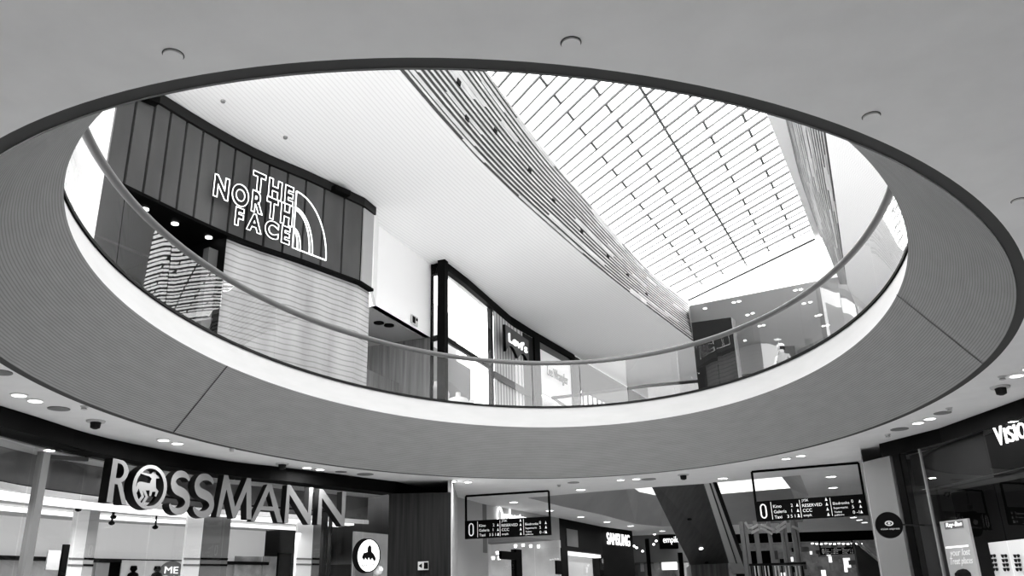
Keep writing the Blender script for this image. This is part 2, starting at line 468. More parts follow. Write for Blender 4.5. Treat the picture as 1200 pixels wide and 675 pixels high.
def band_hit(x, y, a, b, nor):
    best = None; d = ray(x, y)
    for i in range(len(a)-1):
        for t in range(1, 40):
            p = a[i].lerp(b[i], t/40); w = p-Vector((0, 0, EYE)); k = (w-d*(w.dot(d)/d.dot(d))).length/w.length
            if best is None or k < best[0]: best = (k, p, (a[i+1]-a[i]).normalized())
    return best[1], best[2]
for x, y in [(536, 95), (546.7, 135), (580, 151), (619, 198), (650, 237), (683, 273), (709, 300), (733, 323), (756, 345)]:
    p, d = band_hit(x, y, ba, bb, bn); q = MB(); q.beam(p-d*.11+bn*.02, p+d*.11+bn*.02, .13, .03, bn); q.build('spotlight_recess', M_black, root)
WRL = [atz(x, y, ZS) for x, y in [(967, 152), (977, 220), (988, 300)]]
WRL = [WRL[0]+(WRL[0]-WRL[1])*2.2] + WRL + [WRL[-1]+(WRL[-1]-WRL[-2])*.55]
WRU = [atz(x, y, ZT) for x, y in [(920.7, 138), (942, 220), (975, 312)]]
WRU = [WRU[0]+(WRU[0]-WRU[1])*2.6] + WRU + [WRU[-1]+(WRU[-1]-WRU[-2])*.3]
band('wall_roof_right', WRL, WRU, 16, M_slat, 5, None, (.6, .25))
# white upstand between skylight and right band
SKR = [atz(x, y, ZT) for x, y in [(900, 138), (930, 214), (955.6, 281)]]
SKR = [SKR[0]+(SKR[0]-SKR[1])*3.2] + SKR
a = resample(SKR, 30); b = resample(WRU, 30); q = MB()
for i in range(29): q.quad(a[i], a[i+1], b[i+1], b[i])
struct(q.build('trim_8', M_white))
# right soffit and right wall
RW = [Vector((9.6, 6, 0)), Vector((11.6, 13, 0)), Vector((13.5, 20, 0)), Vector((16.5, 29, 0)), Vector((19.5, 37, 0)), Vector((27, 58, 0))]
a = resample(WRL, 40); b = resample([Vector((p.x, p.y, ZS)) for p in RW], 40); q = MB()
for i in range(39):
    q.quad(a[i], b[i], b[i+1], a[i+1], uv=[(0, 0), (0, (a[i]-b[i]).length), (0, (a[i+1]-b[i+1]).length), (0, 0)])
struct(q.build('ceiling_upper', M_soffit, fix=False))
q = MB()
for p, r in zip(RW, RW[1:]): q.quad((p.x, p.y, Z2), (r.x, r.y, Z2), (r.x, r.y, ZS), (p.x, p.y, ZS))
struct(q.build('wall_right', M_white))

# skylight
FE0, FE1 = atz(806.7, 353, ZT), atz(955.6, 281, ZT)
C0, C1 = atz(744.4, 96.7, ZT), atz(873, 310, ZT)
L10, L11 = atz(615.6, 79, ZT), atz(824, 337, ZT)
tdir = (FE1-FE0).normalized()
ldir = (C1-C0).normalized()
left = resample(WU, 60); right = resample(SKR+[FE1], 60)
def hit2(p, d, line):
    """intersection in plan of p + t d with a polyline"""
    for a, b in zip(line, line[1:]):
        e = b-a; det = d.x*(-e.y)+e.x*d.y
        if abs(det) < 1e-9: continue
        t = ((a.x-p.x)*(-e.y)+e.x*(a.y-p.y))/det; u = (d.x*(a.y-p.y)-d.y*(a.x-p.x))/det
        if -1e-6 <= u <= 1+1e-6: return p+d*t
    return None
q = MB()
poly = left + [FE0] + [FE1] + list(reversed(right[:-1]))
loops = [[Vector((p.x, p.y, 0)) for p in poly]]
for t in tessellate_polygon(loops): q.poly([(poly[i].x, poly[i].y, ZT+.12) for i in t])
sky = struct(q.build('window_1', M_roofglass))
Pmod = atz(756, 114, ZT); step = 1.035
kk = int((C1-Pmod).length/step)
k0 = -9
for k in range(k0, kk+3):
    for sub in (0, 1):
        c = Pmod+ldir*(step*(k+.55*sub)); c.z = ZT
        if (c-C0).dot(ldir) > (C1-C0).length+.1: continue
        a = hit2(c, tdir, left); b = hit2(c, tdir, right)
        if a is None: a = c - tdir*((c-left[0]).dot(tdir)) if k < 0 else None
        if a is None or b is None: continue
        q = MB()
        if sub == 0: q.beam(a+Vector((0, 0, .04)), b+Vector((0, 0, .04)), .06, .07); q.build('glazing_beam', M_bar, sky)
        else: q.beam(a+Vector((0, 0, .07)), b+Vector((0, 0, .07)), .065, .03); q.build('glazing_bar', M_bar2, sky)
q = MB(); q.beam(FE0+Vector((0, 0, .03)), FE1+Vector((0, 0, .03)), .14, .06); q.build('glazing_beam', M_dark, sky)
sp = abs((L11-C1).dot(Vector((ldir.y, -ldir.x, 0))))/2
perp = Vector((ldir.y, -ldir.x, 0)); tstep = tdir*(sp/abs(tdir.dot(perp)))
for j in range(-2, 4):
    q = MB(); base = Pmod+tstep*j
    for k in range(k0, kk+3):
        a = base+ldir*(step*k); b = a+ldir*(step*.55); c2 = a+ldir*(step if j == 0 else step*.56)
        far = (a-FE0).dot(Vector((-tdir.y, tdir.x, 0)))
        if hit2(a, Vector((1, 0, 0)), left) and (hit2(a, Vector((1, 0, 0)), left).x > a.x): continue
        if hit2(a, Vector((1, 0, 0)), right) and (hit2(a, Vector((1, 0, 0)), right).x < a.x): continue
        if (a-C1).dot(ldir) + (a-C1).dot(perp)*(-tdir.dot(ldir)/tdir.dot(perp)) > 0: continue
        q.beam(a+Vector((0, 0, .07)), c2+Vector((0, 0, .07)), .08, .04)
    if q.v: q.build('glazing_purlin', M_bar, sky)
# far grey ceiling and the gable over it
ZG = 14.8
G0, G1 = atz(808, 358.5, ZG), atz(985, 324, ZG)
q = MB(); q.quad(FE0, FE1+(FE1-FE0)*.35, G1, G0); struct(q.build('window_2', mat('frosted_gable', .85, .6, emit=.7)))  # emission stands in for daylight through the translucent gable
q = MB(); G2 = G1+(G1-G0).normalized()*6; q.quad(G0, G2, G2+Vector((9, 30, 0)), G0+Vector((3, 26, 0))); struct(q.build('ceiling_far', M_greyceil))
q = MB(); q.quad((7, 62, Z2), (34, 58, Z2), (34, 58, 15), (7, 62, 15)); struct(q.build('wall_far', M_lgrey))
q = MB(); q.quad(G0, G0+Vector((3, 26, 0)), G0+Vector((3, 26, -1.8)), G0+Vector((0, 0, -1.8))); struct(q.build('trim_9', M_lgrey))

# upper left wall
q = MB()
for a, b in zip(OL[:2]+[Vector((-8.75, 15.7, ZS))], OL[1:3]+[Vector((NFP[0].x, NFP[0].y, ZS))]): q.quad((a.x, a.y, Z2), (b.x, b.y, Z2), (b.x, b.y, ZS), (a.x, a.y, ZS))
struct(q.build('wall_left', M_white))

# ------------------------------------------------------------------ upper level shops
ZF = 10.25                                    # underside of the upper shop fascias
NP2 = [(p.x, p.y) for p in NFP]
nf = thing('shopfront', 'shopfront clad in dark grey upright panels above a dark entrance, upper floor left', 'shopfront', (NFP[7].x, NFP[7].y, Z2))
def offs(poly, d):
    """plan polyline shifted by d away from the void (to the left of its direction)"""
    out = []
    for i, p in enumerate(poly):
        a = Vector(poly[max(i-1, 0)]); b = Vector(poly[min(i+1, len(poly)-1)]); t = (b-a).normalized(); out.append((p[0]-t.y*d, p[1]+t.x*d))
    return out
back = offs(NP2, .10)
q = MB()
for a, b in zip(back, back[1:]): q.slab(a, b, ZF, ZS, .12)
q.slab(back[-1], (NFcorner.x-.05, NFcorner.y+.05), ZF, ZS, .1)
q.build('panel_backing', M_black, nf)
for i, (a, b) in enumerate(zip(NP2, NP2[1:])):
    a_, b_ = Vector(a), Vector(b); d = (b_-a_).normalized()
    q = MB(); q.slab(a_+d*.035, b_-d*.035, ZF+.06, ZS-.3, .09); q.build('cladding_panel', M_clad, nf)
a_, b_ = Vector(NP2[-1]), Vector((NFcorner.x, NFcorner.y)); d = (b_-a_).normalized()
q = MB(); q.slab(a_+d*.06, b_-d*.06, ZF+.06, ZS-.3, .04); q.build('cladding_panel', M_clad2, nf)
fr = offs(NP2, -.06)
q = MB()
for a, b in zip(fr, fr[1:]): q.slab(a, b, ZS-.28, ZS-.02, .25)
q.slab(fr[-1], (NFcorner.x+.03, NFcorner.y), ZS-.28, ZS-.02, .2); q.build('cornice', M_dark, nf)
q = MB()
for a, b in zip(fr, fr[1:]): q.slab(a, b, ZF-.02, ZF+.06, .3)
q.slab(fr[-1], (NFcorner.x+.03, NFcorner.y), ZF-.02, ZF+.06, .2); q.build('bottom_trim', M_black, nf)
# dark entrance: ceiling, back wall, jambs; shop window with painted-on reflection to its right
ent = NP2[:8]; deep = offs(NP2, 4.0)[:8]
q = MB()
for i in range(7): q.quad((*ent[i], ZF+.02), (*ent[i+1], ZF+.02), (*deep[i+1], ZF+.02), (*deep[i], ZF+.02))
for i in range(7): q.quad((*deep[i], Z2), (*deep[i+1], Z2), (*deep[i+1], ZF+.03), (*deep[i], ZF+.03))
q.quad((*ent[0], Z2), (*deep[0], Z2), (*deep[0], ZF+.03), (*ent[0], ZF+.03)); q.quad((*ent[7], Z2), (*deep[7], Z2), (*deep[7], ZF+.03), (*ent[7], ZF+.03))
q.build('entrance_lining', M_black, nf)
q = MB(); e0, e1 = Vector(ent[7]), Vector(ent[6]); q.slab(e1.lerp(e0, .45), e1.lerp(e0, .98), Z2, ZF-.35, .2, .25); q.build('door_jamb', mat('dark_jamb', .09, .5), nf)
q = MB(); d1 = offs(NP2, 1.2)
for i in range(7): q.slab(d1[i], d1[i+1], ZF-.75, ZF-.7, .05)
q.build('entrance_beam', M_dark, nf)
q = MB(); low = offs(NP2, .12)
for a, b in zip(low[7:], low[8:]): q.slab(a, b, Z2, ZF-.02, .1)
q.slab(low[-1], (NFcorner.x-.1, NFcorner.y+.1), Z2, ZF-.02, .1); q.build('window_reflection', M_winrefl, nf)
for x, y in [(170, 245), (205, 262), (244.6, 278)]:
    p = atz(x, y, ZF+.01); q = MB(); q.lathe(p, [(.085, -.02), (.085, .005)], 14)
    q.build('entrance_spotlight', M_light, nf)
for x, y in [(170, 120), (398, 226)]:                   # small projectors on the cornice
    p = wall(x, y, fr) if x > 200 else wall(171, 117, fr); q = MB(); q.box(p+Vector((.05, -.1, .0)), .55, .22, .16, (1, 1.2)); q.build('projector', M_black, nf)
q = MB(); p = wall(425, 224, fr); q.box(p+Vector((.05, -.08, .04)), .75, .14, .13, (1, 1.6)); q.build('projector', M_steel, nf)

# neon sign on the panels
pa, pb = wall(250, 224, fr), wall(383, 300, fr)
su = Vector((pb.x-pa.x, pb.y-pa.y, 0)).normalized(); sn = su.cross(Vector((0, 0, 1)))
SP = Vector((pa.x, pa.y, 0)) + sn*.28
def suv(x, y):
    d = ray(x, y); t = (SP-Vector((0, 0, EYE))).dot(sn)/d.dot(sn); p = d*t+Vector((0, 0, EYE)); return (p-SP).dot(su), p.z
sg = thing('shop_sign', 'white outlined neon sign of three stepped rows of letters with quarter-circle arcs', 'sign', SP+Vector((0, 0, suv(300, 240)[1])))
def sp3(u, z, o=0): return SP+su*u+Vector((0, 0, z))+sn*o
rows = [('THE', (297, 200), (345, 219), (342, 242)), ('NORTH', (252, 204), (344, 241), (338, 265)), ('FACE', (276.5, 241), (340.5, 267.5), (337, 287))]
for body, tl, tr, br in rows:
    u0, z1 = suv(*tl); u1, z1b = suv(*tr); _, z0 = suv(*br); z1 = (z1+z1b)/2
    adv = []; x = 0
    mes = []
    for ch in body:
        me = curve_mesh('text', ch, 0, 0); b = bounds(me); wd = (b[1]-b[0]) * {'T': .96, 'F': 1., 'E': 1.}.get(ch, 1.); mes.append((ch, x, wd)); x += wd+.13
    tot = x-.13
    for ch, x0, wd in mes:
        k = (u1-u0)/tot
        o = text_obj(ch, 'neon_letter', M_neon, sg, sp3(u0+x0*k, z0), su, w=wd*k, h=z1-z0, outline=.017, offset=.05)
        o2 = text_obj(ch, 'letter_body', M_dark, o, sp3(u0+x0*k, z0, -.05), su, w=wd*k, h=z1-z0, extrude=.008, offset=.045)
uc, zb = suv(338.5, 288.5)
def arcpts(u, z, r, rz, n=26): return [(u+r*math.sin(math.pi/2*i/n), z+rz*math.cos(math.pi/2*i/n)) for i in range(n+1)]
for px_top, px_br, closed in [((345, 223), (382, 303.5), 1), ((343, 241.5), (366, 297), 1), ((343.3, 244.5), (362.5, 296), 0), ((340, 265.5), (352, 291.5), 1), ((340.5, 269), (348.5, 290.5), 0)]:
    u0, z1 = suv(*px_top); u1, z0 = suv(*px_br); uu = uc+.12
    pts = arcpts(uu, zb, u1-uu, z1-zb)
    q = MB(); P3 = [sp3(a, b) for a, b in pts]
    q.tube(P3, .018, 6)
    if closed: q.tube([sp3(uu, z1), sp3(uu, zb), sp3(u1, zb)], .02, 6)
    q.build('neon_arc', M_neon, sg)

# white wall between the two upper shops with a dark wood-lined passage below
q = MB(); q.slab(NFcorner, WW0, ZF, ZS, .1); q.slab(WW0, WW1, ZF, ZS, .2); struct(q.build('wall_back', M_white))
pd = (WW1-WW0).normalized(); pn = Vector((-pd.y, pd.x, 0))
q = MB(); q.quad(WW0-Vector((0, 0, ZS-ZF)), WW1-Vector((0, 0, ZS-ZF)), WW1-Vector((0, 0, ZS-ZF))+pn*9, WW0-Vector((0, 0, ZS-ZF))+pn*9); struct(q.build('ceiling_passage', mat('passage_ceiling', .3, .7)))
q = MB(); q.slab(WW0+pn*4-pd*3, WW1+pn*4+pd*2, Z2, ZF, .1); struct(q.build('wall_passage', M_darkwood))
q = MB(); q.slab(WW1-pd*.02, WW1-pd*.02+pn*9, Z2, ZF, -.1); struct(q.build('wall_passage_side', M_midwood))
q = MB(); q.slab(WW0-pd*.3+pn*1.2, WW1+pn*1.2, Z2, ZF-1.5, .1); tag(q.build('partition', M_midwood), 'brown wooden partition in the passage between the two upper shops', 'partition')
for x, y, s in [(444, 378, 'left'), (456, 381, 'right')]:
    p = atz(x, y, ZF-.01); q = MB(); q.lathe(p, [(.17, -.03), (.17, 0)], 20); tag(q.build('ceiling_ring', M_black), s+' of two dark round fittings in the passage ceiling', 'ceiling fitting')
p = wall(484, 376, [(WW0.x, WW0.y), (WW1.x, WW1.y)])
ex = thing('exit_sign', 'small exit sign low on the white wall over the passage', 'sign', p-pn*.05)
q = MB(); q.box(p-pn*.06, .42, .03, .32, pd); q.build('panel', M_lgrey, ex)
q = MB(); q.box(p-pn*.085-pd*.09, .17, .02, .22, pd); q.build('pictogram', M_black, ex); q = MB(); q.box(p-pn*.085+pd*.12+Vector((0, 0, .06)), .1, .02, .08, pd); q.build('arrow', M_black, ex)

# glazed corner shop
LP = [(p.x, p.y) for p in LV]
lv = thing('shopfront', 'glazed corner shopfront with black frame and ribbed light panels, upper floor centre', 'shopfront', (LV[0].x, LV[0].y, Z2))
def lvp(x, y=380): return wall(x, y, LP)
def plan(p): return Vector((p.x, p.y))
c0, c1, c2, c3, c4 = plan(LV[0]), plan(lvp(576, 370)), plan(lvp(624, 400)), plan(lvp(631, 420)), plan(lvp(670, 440))
def slabpoly(q, x0, x1, z0, z1, t, off=0):
    pts = [plan(lvp(x0+(x1-x0)*k/6, 300+(x0+(x1-x0)*k/6-519)*.85)) for k in range(7)]
    for a, b in zip(pts, pts[1:]): q.slab(a, b, z0, z1, t, off)
q = MB(); slabpoly(q, 519.5, 672, ZS-.32, ZS-.02, .2, -.1); q.slab(plan(WW1), c0, ZS-.4, ZS-.02, .2); q.build('header', M_black, lv)
q = MB(); q.box((c0.x, c0.y, (Z2+ZS)/2), .28, .28, ZS-Z2, (c1-c0)); q.build('corner_post', M_black, lv)
w1 = plan(WW1)
q = MB(); q.slab(w1, w1.lerp(c0, .12), Z2, ZS, .1); q.build('jamb', M_black, lv)
q = MB(); q.quad((*w1, Z2), (*c0, Z2), (*c0, ZS), (*w1, ZS)); q.build('glass_pane', M_shopglass, lv)
q = MB(); q.quad((*c0, Z2), (*c1, Z2), (*c1, ZS-.3), (*c0, ZS-.3)); q.build('glass_pane', M_shopglass, lv)
q = MB(); q.slab(plan(lvp(575, 370)), plan(lvp(577.5, 372)), Z2, ZS-.3, .15); q.build('post', M_dark, lv)
q = MB(); q.slab(c0, c1, 10.1, 10.28, .1); q.slab(w1, c0, 10.1, 10.28, .1); q.build('transom', M_dark, lv)
# inside of the corner shop
di = (c1-c0).normalized(); ni = Vector((-di.y, di.x))
q = MB(); q.slab(c0+ni*2.2+di*2.2, c1+ni*2.2+di*1.5, Z2, ZS, .1); q.build('interior_wall', mat('shop_interior_white', .5, .6, emit=.08, noise=(.4, .4, .4, .12)), lv)  # slight glow in the wall colour stands in for shop lighting
q = MB(); q.slab(c0+ni*2.0+di*3.4, c1+ni*2.0+di*2.5, 9.2, 11.0, .1); q.build('display_screen', M_grey, lv)
for k, x in enumerate((533, 557, 572)):
    b = plan(lvp(x, 440))+ni*.7
    bs = tag((lambda q_: (q_.lathe((b.x, b.y, Z2+.0), [(.42, 0), (.40, .9), (.42, 1.9), (.46, 2.25), (.36, 2.45), (.1, 2.55), (.09, 2.7)], 18), q_.build('display_bust', M_white, smooth=True))[1])(MB()), ['leftmost', 'middle', 'rightmost'][k]+' of three white display busts in the corner shop window', 'display', 'window display busts')
# ribbed panel with the batwing sign
pts = [plan(lvp(577.5+(628-577.5)*k/8, 345+k*7)) for k in range(9)]; q = MB(); s = 0
for a, b in zip(pts, pts[1:]):
    l = (b-a).length; q.quad((*a, Z2), (*b, Z2), (*b, ZS-.3), (*a, ZS-.3), uv=[(s, 0), (s+l, 0), (s+l, 7), (s, 7)]); s += l
q.build('ribbed_panel', M_corr, lv, fix=False)
q = MB(); q.slab(c2, c3, Z2, ZS-.3, .3, -.1); q.build('post', M_black, lv)
q = MB(); q.beam((*plan(lvp(578, 435)), 9.95), (*plan(lvp(625, 455)), 9.95), .12, .25); q.build('transom', M_dark, lv)
q = MB(); q.slab(plan(lvp(612, 390)), c2, Z2, ZS-.35, .1, -.02); q.build('post', M_dark, lv)

bd = (c2-c1).normalized(); bu = Vector((bd.x, bd.y, 0)); bnn = bu.cross(Vector((0, 0, 1)))
BP = lvp(589, 395)+bnn*.45
def buv(x, y):
    d = ray(x, y); t = (BP-Vector((0, 0, EYE))).dot(bnn)/d.dot(bnn); p = d*t+Vector((0, 0, EYE)); return (p-BP).dot(bu), p.z
bs = thing('shop_sign', 'grey bat-wing shaped hanging sign with white lettering on the ribbed panel', 'sign', BP)
u0, zt = buv(590.5, 383); u1, zt1 = buv(618, 402); _, zl = buv(592, 412); zt = (zt+zt1)/2+.1
wv = u1-u0; hh = zt-zl
top = [(u0, zt), (u1, zt-.0)]
low = [(u1-.02, zl+.05)] + [(u0+wv*(1-k/20), zl+.02+.38*abs(math.sin(2*math.pi*(k/20)))*(.9)) for k in range(1, 20)] + [(u0+.04, zl)]
Mb = frame(Vector((BP.x, BP.y, 0)), bu, None)
glyph_obj([top+low], 'plate', mat('batwing_grey', .10, .5), bs, Mb, .06, M_black)
ua, za = buv(595, 404); ub, zb_ = buv(617, 396)
text_obj("Levi's", 'lettering', M_neon, bs, Vector((BP.x, BP.y, 0))+bu*(u0+wv*.12)+Vector((0, 0, zl+hh*.42))+bnn*.08, bu, w=wv*.78, h=hh*.34, extrude=.02)
# second upper shop: white fascia and brick front
s2 = thing('shopfront', 'shopfront with large white fascia panel behind the handrail, right of the bat-wing sign', 'shopfront', (c3.x, c3.y, Z2))
q = MB(); slabpoly(q, 632, 668, 10.3, 12.35, .15); q.build('fascia_panel', M_shopwhite, s2)
q = MB(); slabpoly(q, 632, 668, 12.35, ZS-.3, .15); q.build('header', mat('fascia_grey', .14, .5), s2)
q = MB(); slabpoly(q, 632, 668, Z2, 10.3, .1, .3); q.build('window', M_lgrey, s2)
q = MB(); slabpoly(q, 668, 672, Z2, ZS-.3, .3, -.1); q.build('post', M_black, s2)
pm = lvp(652, 436); f = (plan(lvp(664, 436))-plan(lvp(640, 436))).normalized()
text_obj('Lee Wrangler', 'lettering', M_grey, s2, lvp(650, 440)+Vector((.14, -.1, -.1)), (f.x, f.y), w=2.3, h=.62, extrude=.02, align='C')
bw = thing('shopfront', 'dark brick shopfront with black grid window, farthest left on the upper floor', 'shopfront', (c4.x, c4.y, Z2))
e4 = plan(LVe); k4 = [plan(lvp(672+(680-672)*k/2, 440)) for k in range(3)] + [plan(LV[-1]), e4]
q = MB(); s = 0
for a, b in zip(k4, k4[1:]):
    l = (b-a).length; q.quad((*a, Z2), (*b, Z2), (*b, ZS-.01), (*a, ZS-.01), uv=[(s, 0), (s+l, 0), (s+l, 6.8), (s, 6.8)]); s += l
q.build('brick_wall', M_brick, bw, fix=False)
dd = (plan(LV[-1])-plan(LV[3])).normalized()
g0, g1 = plan(LV[3])-dd*.3, plan(LV[3])+dd*7.5
q = MB(); q.slab(g0, g1, Z2, 11.3, .05, -.1); q.build('window_glow', M_lightbox, bw)
q = MB()
for k in range(13): a = g0.lerp(g1, k/12); q.box((a.x+dd.y*.15, a.y-dd.x*.15, (Z2+11.3)/2), .1, .06, 11.3-Z2, dd)
for z in (11.3, 10.4, 9.5, 8.6, 7.7, 6.8): q.slab(g0, g1, z-.05, z+.05, .06, -.18)
q.build('window_grid', M_black, bw)

# dark totem in front of the right part of the balustrade
tp = thing('sign_totem', 'tall black advertising totem standing behind the balustrade at the right', 'totem', (6.2, 22.7, Z2))
a, b = aty(818.5, 455, 22.9), aty(866, 446, 22.5)
a = Vector((a.x, a.y)); b = Vector((b.x, b.y)); zt = aty(818, 378, 22.9).z; zt2 = aty(863, 364, 22.5).z
q = MB(); d = (b-a).normalized(); nn = Vector((-d.y, d.x))
q.hexa([(*p, Z2) for p in (a, b, b+nn*.3, a+nn*.3)], [(*a, zt), (*b, zt), (*(b+nn*.3), zt), (*(a+nn*.3), zt)]); q.build('body', mat('satin_black', .012, .5, spec=.08), tp)
q = MB(); q.slab(b, b+nn*.3+d*.05, Z2, zt-.02, .04, -.02); q.build('side_trim', M_grey, tp)

# bits of the right hand side
q = MB(); q.slab(V2(aty(925, 350, 46)), V2(aty(1010, 330, 40)), Z2, ZG-.3, .2); tag(q.build('partition', mat('pale_wood', .42, .6, noise=(5, 5, .3, .2))), 'pale wood-panelled partition far behind the balustrade at the right', 'partition')
q = MB(); q.slab(V2(aty(908, 350, 45)), V2(aty(922, 345, 45)), Z2, ZG-.3, .3); tag(q.build('pillar', M_grey), 'grey pillar left of the pale wooden partition on the upper floor', 'pillar')

# downlights in the grey far ceiling of the upper floor
FD = [(826, 361.5), (860, 354.4), (866, 353), (876, 369), (882, 367), (932, 340), (938.5, 339), (890, 382), (895, 381), (942, 355.6), (949.6, 354), (957, 370), (961, 369), (965, 382), (970, 381), (873, 399)]
proto = None
for i, (x, y) in enumerate(FD):
    p = atz(x, y, ZG-.01); lab = 'small bright downlight in the grey upper ceiling beyond the black totem'
    if proto is None:
        q = MB(); q.lathe((0, 0, 0), [(.085, -.02), (.085, .0)], 14); proto = q.build('downlight', M_light); o = proto
    else: o = proto.copy(); COL.objects.link(o)
    o.location = p; tag(o, lab, 'lamp', 'downlights in the grey upper ceiling')

# ------------------------------------------------------------------ ground floor, left: curved drugstore front
RO3 = [atz(x, y, Z0) for x, y in [(0, 475), (128, 513.7), (260, 539), (336.7, 548), (463.8, 564.3)]]
RO3 = [RO3[0]+(RO3[0]-RO3[1])*2.6] + RO3
ROs = smooth([Vector((p.x, p.y, 0)) for p in RO3], 5)
RO = [(p.x, p.y) for p in ROs]
ZH = 4.2
rs = thing('shopfront', 'curved glass shopfront with black header on the ground floor at the left', 'shopfront', (-6.2, 17.8, 0))
q = MB()
for a, b in zip(RO, RO[1:]): q.slab(a, b, ZH, Z0-.005, .5)
q.build('header', M_char, rs)
gl = offs(RO, .22)
seamx = [-75, 27, 92, 178, 264, 330, 397, 426, 456]
gp = []
for x in seamx:
    p = wall(x, 600, gl); gp.append((p.x, p.y))
for a, b in zip(gp, gp[1:]):
    a_, b_ = Vector(a), Vector(b); d = (b_-a_).normalized(); q = MB()
    q.quad((*(a_+d*.012), .05), (*(b_-d*.012), .05), (*(b_-d*.012), ZH), (*(a_+d*.012), ZH)); q.build('glass_pane', M_shopglass, rs)
p0 = wall(47, 560, gl); q = MB(); q.box((p0.x, p0.y, (ZH-.15)/2), .17, .12, ZH-.15, (gp[2][0]-gp[1][0], gp[2][1]-gp[1][1])); q.build('door_post', M_grey, rs)
q = MB(); q.beam((p0.x, p0.y, ZH-.22), (*gp[2], ZH-.1), .08, .07); q.build('door_head', M_dark, rs)
p0 = wall(379, 640, gl); q = MB(); q.box((p0.x, p0.y, 1.85), .1, .12, 3.7, (1, 1)); q.box((p0.x+.12, p0.y+.1, 1.85), .03, .12, 3.7, (1, 1)); q.build('door_post', M_dark, rs)
# interior
inn = offs(RO, 1.0)
zb0 = wall(160, 586, inn).z
q = MB()
for a, b in zip(inn, inn[1:]): q.slab(a, b, zb0, ZH, .1)
q.build('bulkhead', mat('bulkhead_grey', .17, .7), rs)
q = MB()
for a, b in zip(inn, inn[1:]): q.slab(a, b, zb0-.13, zb0-.03, .1, -.05)
q.build('bulkhead_trim', M_shopwhite, rs)
q = MB(); i6 = offs(RO, 9.5); i1 = offs(RO, .5)
for a, b, c, d in zip(inn, inn[1:], i6[1:], i6): q.quad((*a, zb0-.02), (*b, zb0-.02), (*c, zb0-.02), (*d, zb0-.02))
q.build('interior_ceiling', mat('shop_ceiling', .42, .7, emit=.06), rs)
q = MB()
for a, b, c, d in zip(i1, i1[1:], inn[1:], inn): q.quad((*a, ZH-.02), (*b, ZH-.02), (*c, ZH-.02), (*d, ZH-.02))
q.build('window_ceiling', M_lgrey, rs)
for o1_, w_, nm in ((1.5, .22, 'light_strip'), (2.0, .16, 'light_strip'), (3.3, .3, 'light_strip')):
    c = offs(RO, o1_); q = MB()
    for a, b in list(zip(c, c[1:]))[4:]: q.slab(a, b, zb0-.12, zb0-.06, w_)
    q.build(nm, M_strip, rs)
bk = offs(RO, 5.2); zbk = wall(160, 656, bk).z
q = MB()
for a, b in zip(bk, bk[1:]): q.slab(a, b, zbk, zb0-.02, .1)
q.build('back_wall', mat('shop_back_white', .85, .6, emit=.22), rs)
q = MB()
for a, b in zip(bk, bk[1:]): q.slab(a, b, zbk-.08, zbk, .3, -.25)
q.build('shelf_cornice', M_dark, rs)
q = MB()
for a, b in zip(bk, bk[1:]): q.slab(a, b, 0, zbk-.08, .1, .0)
q.build('shelf_wall', mat('shelf_wall_grey', .5, .6, noise=(1.5, 1.5, .3, .35), emit=.08), rs)
# columns inside
co = offs(RO, 1.6)
def colm(x0, x1, m, nm, off_poly=co):
    a, b = wall(x0, 640, off_poly), wall(x1, 640, off_poly); q = MB(); q.slab((a.x, a.y), (b.x, b.y), 0, zb0-.03, .08); o = q.build(nm, m, rs)
    zl = wall((x0+x1)/2, 655, off_poly).z; q = MB()
    for dz in (0, -.13): q.slab((a.x, a.y), (b.x, b.y), zl+dz-.02, zl+dz+.02, .03, -.02)
    q.build('groove', M_black if m is not M_shopwhite else M_grey, o)
colm(217, 236, M_shopwhite, 'column_face'); colm(236.5, 268, M_grey, 'column_face'); colm(348, 366, M_shopwhite, 'column_face'); colm(366.5, 377, M_grey, 'column_face')
colm(83, 100, M_shopwhite, 'column_face', offs(RO, 3)); colm(100.5, 112, M_lgrey, 'column_face', offs(RO, 3))
for x0, x1, y0, m in ((112, 128, 660, M_lgrey), (129, 141, 657, M_black), (325, 341, 648, M_black), (275, 306, 652, M_print), (308, 324, 652, M_print)):
    a, b = wall(x0, 665, offs(RO, 5.0)), wall(x1, 665, offs(RO, 5.0)); z1 = wall((x0+x1)/2, y0, offs(RO, 5.0)).z
    q = MB(); q.slab((a.x, a.y), (b.x, b.y), .6, z1, .04); q.build('wall_panel', m, rs)
pc = offs(RO, 4.8)
def poster(x0, x1, y0, z0, name, label, mt, rel=None):
    a, b = wall(x0, 668, pc), wall(x1, 668, pc); z1 = wall((x0+x1)/2, y0, pc).z
    q = MB(); q.slab((a.x, a.y), (b.x, b.y), z0, z1, .03); o = q.build(name, mt); tag(o, label, 'poster'); return o, a, b, z1
o, a, b, z1 = poster(142, 216, 657, .9, 'wall_poster', 'pale wall poster with a dark round badge seen through the left shop glass', mat('poster_pale', .7, .5, noise=(2, 2, 1, .25), emit=.1))
u = (b-a); u.z = 0; wdt = u.length; u.normalize(); nn = u.cross(Vector((0, 0, 1)))
c = a.lerp(b, .78); c.z = z1-.36; q = MB(); q.lathe(c+nn*.03, [(.36, -.01), (.36, .02)], 28, nn); bd_ = q.build('badge', M_grey, o)
text_obj('ME', 'lettering', M_neon, bd_, c+nn*.06-u*.2+Vector((0, 0, .06)), u, w=.36, h=.16, extrude=.004); text_obj('DA!', 'lettering', M_neon, bd_, c+nn*.06-u*.22-Vector((0, 0, .18)), u, w=.44, h=.18, extrude=.004)
for f, sc_ in ((.18, 1.), (.55, .85)):
    c = a.lerp(b, f); c.z = z1-.1; q = MB(); q.lathe(c+nn*.02-Vector((0, 0, .55)), [(.05, .0), (.16, .2), (.12, .34), (.04, .38), (.09, .44), (.07, .52)], 10); q.build('printed_figure', M_black, o)
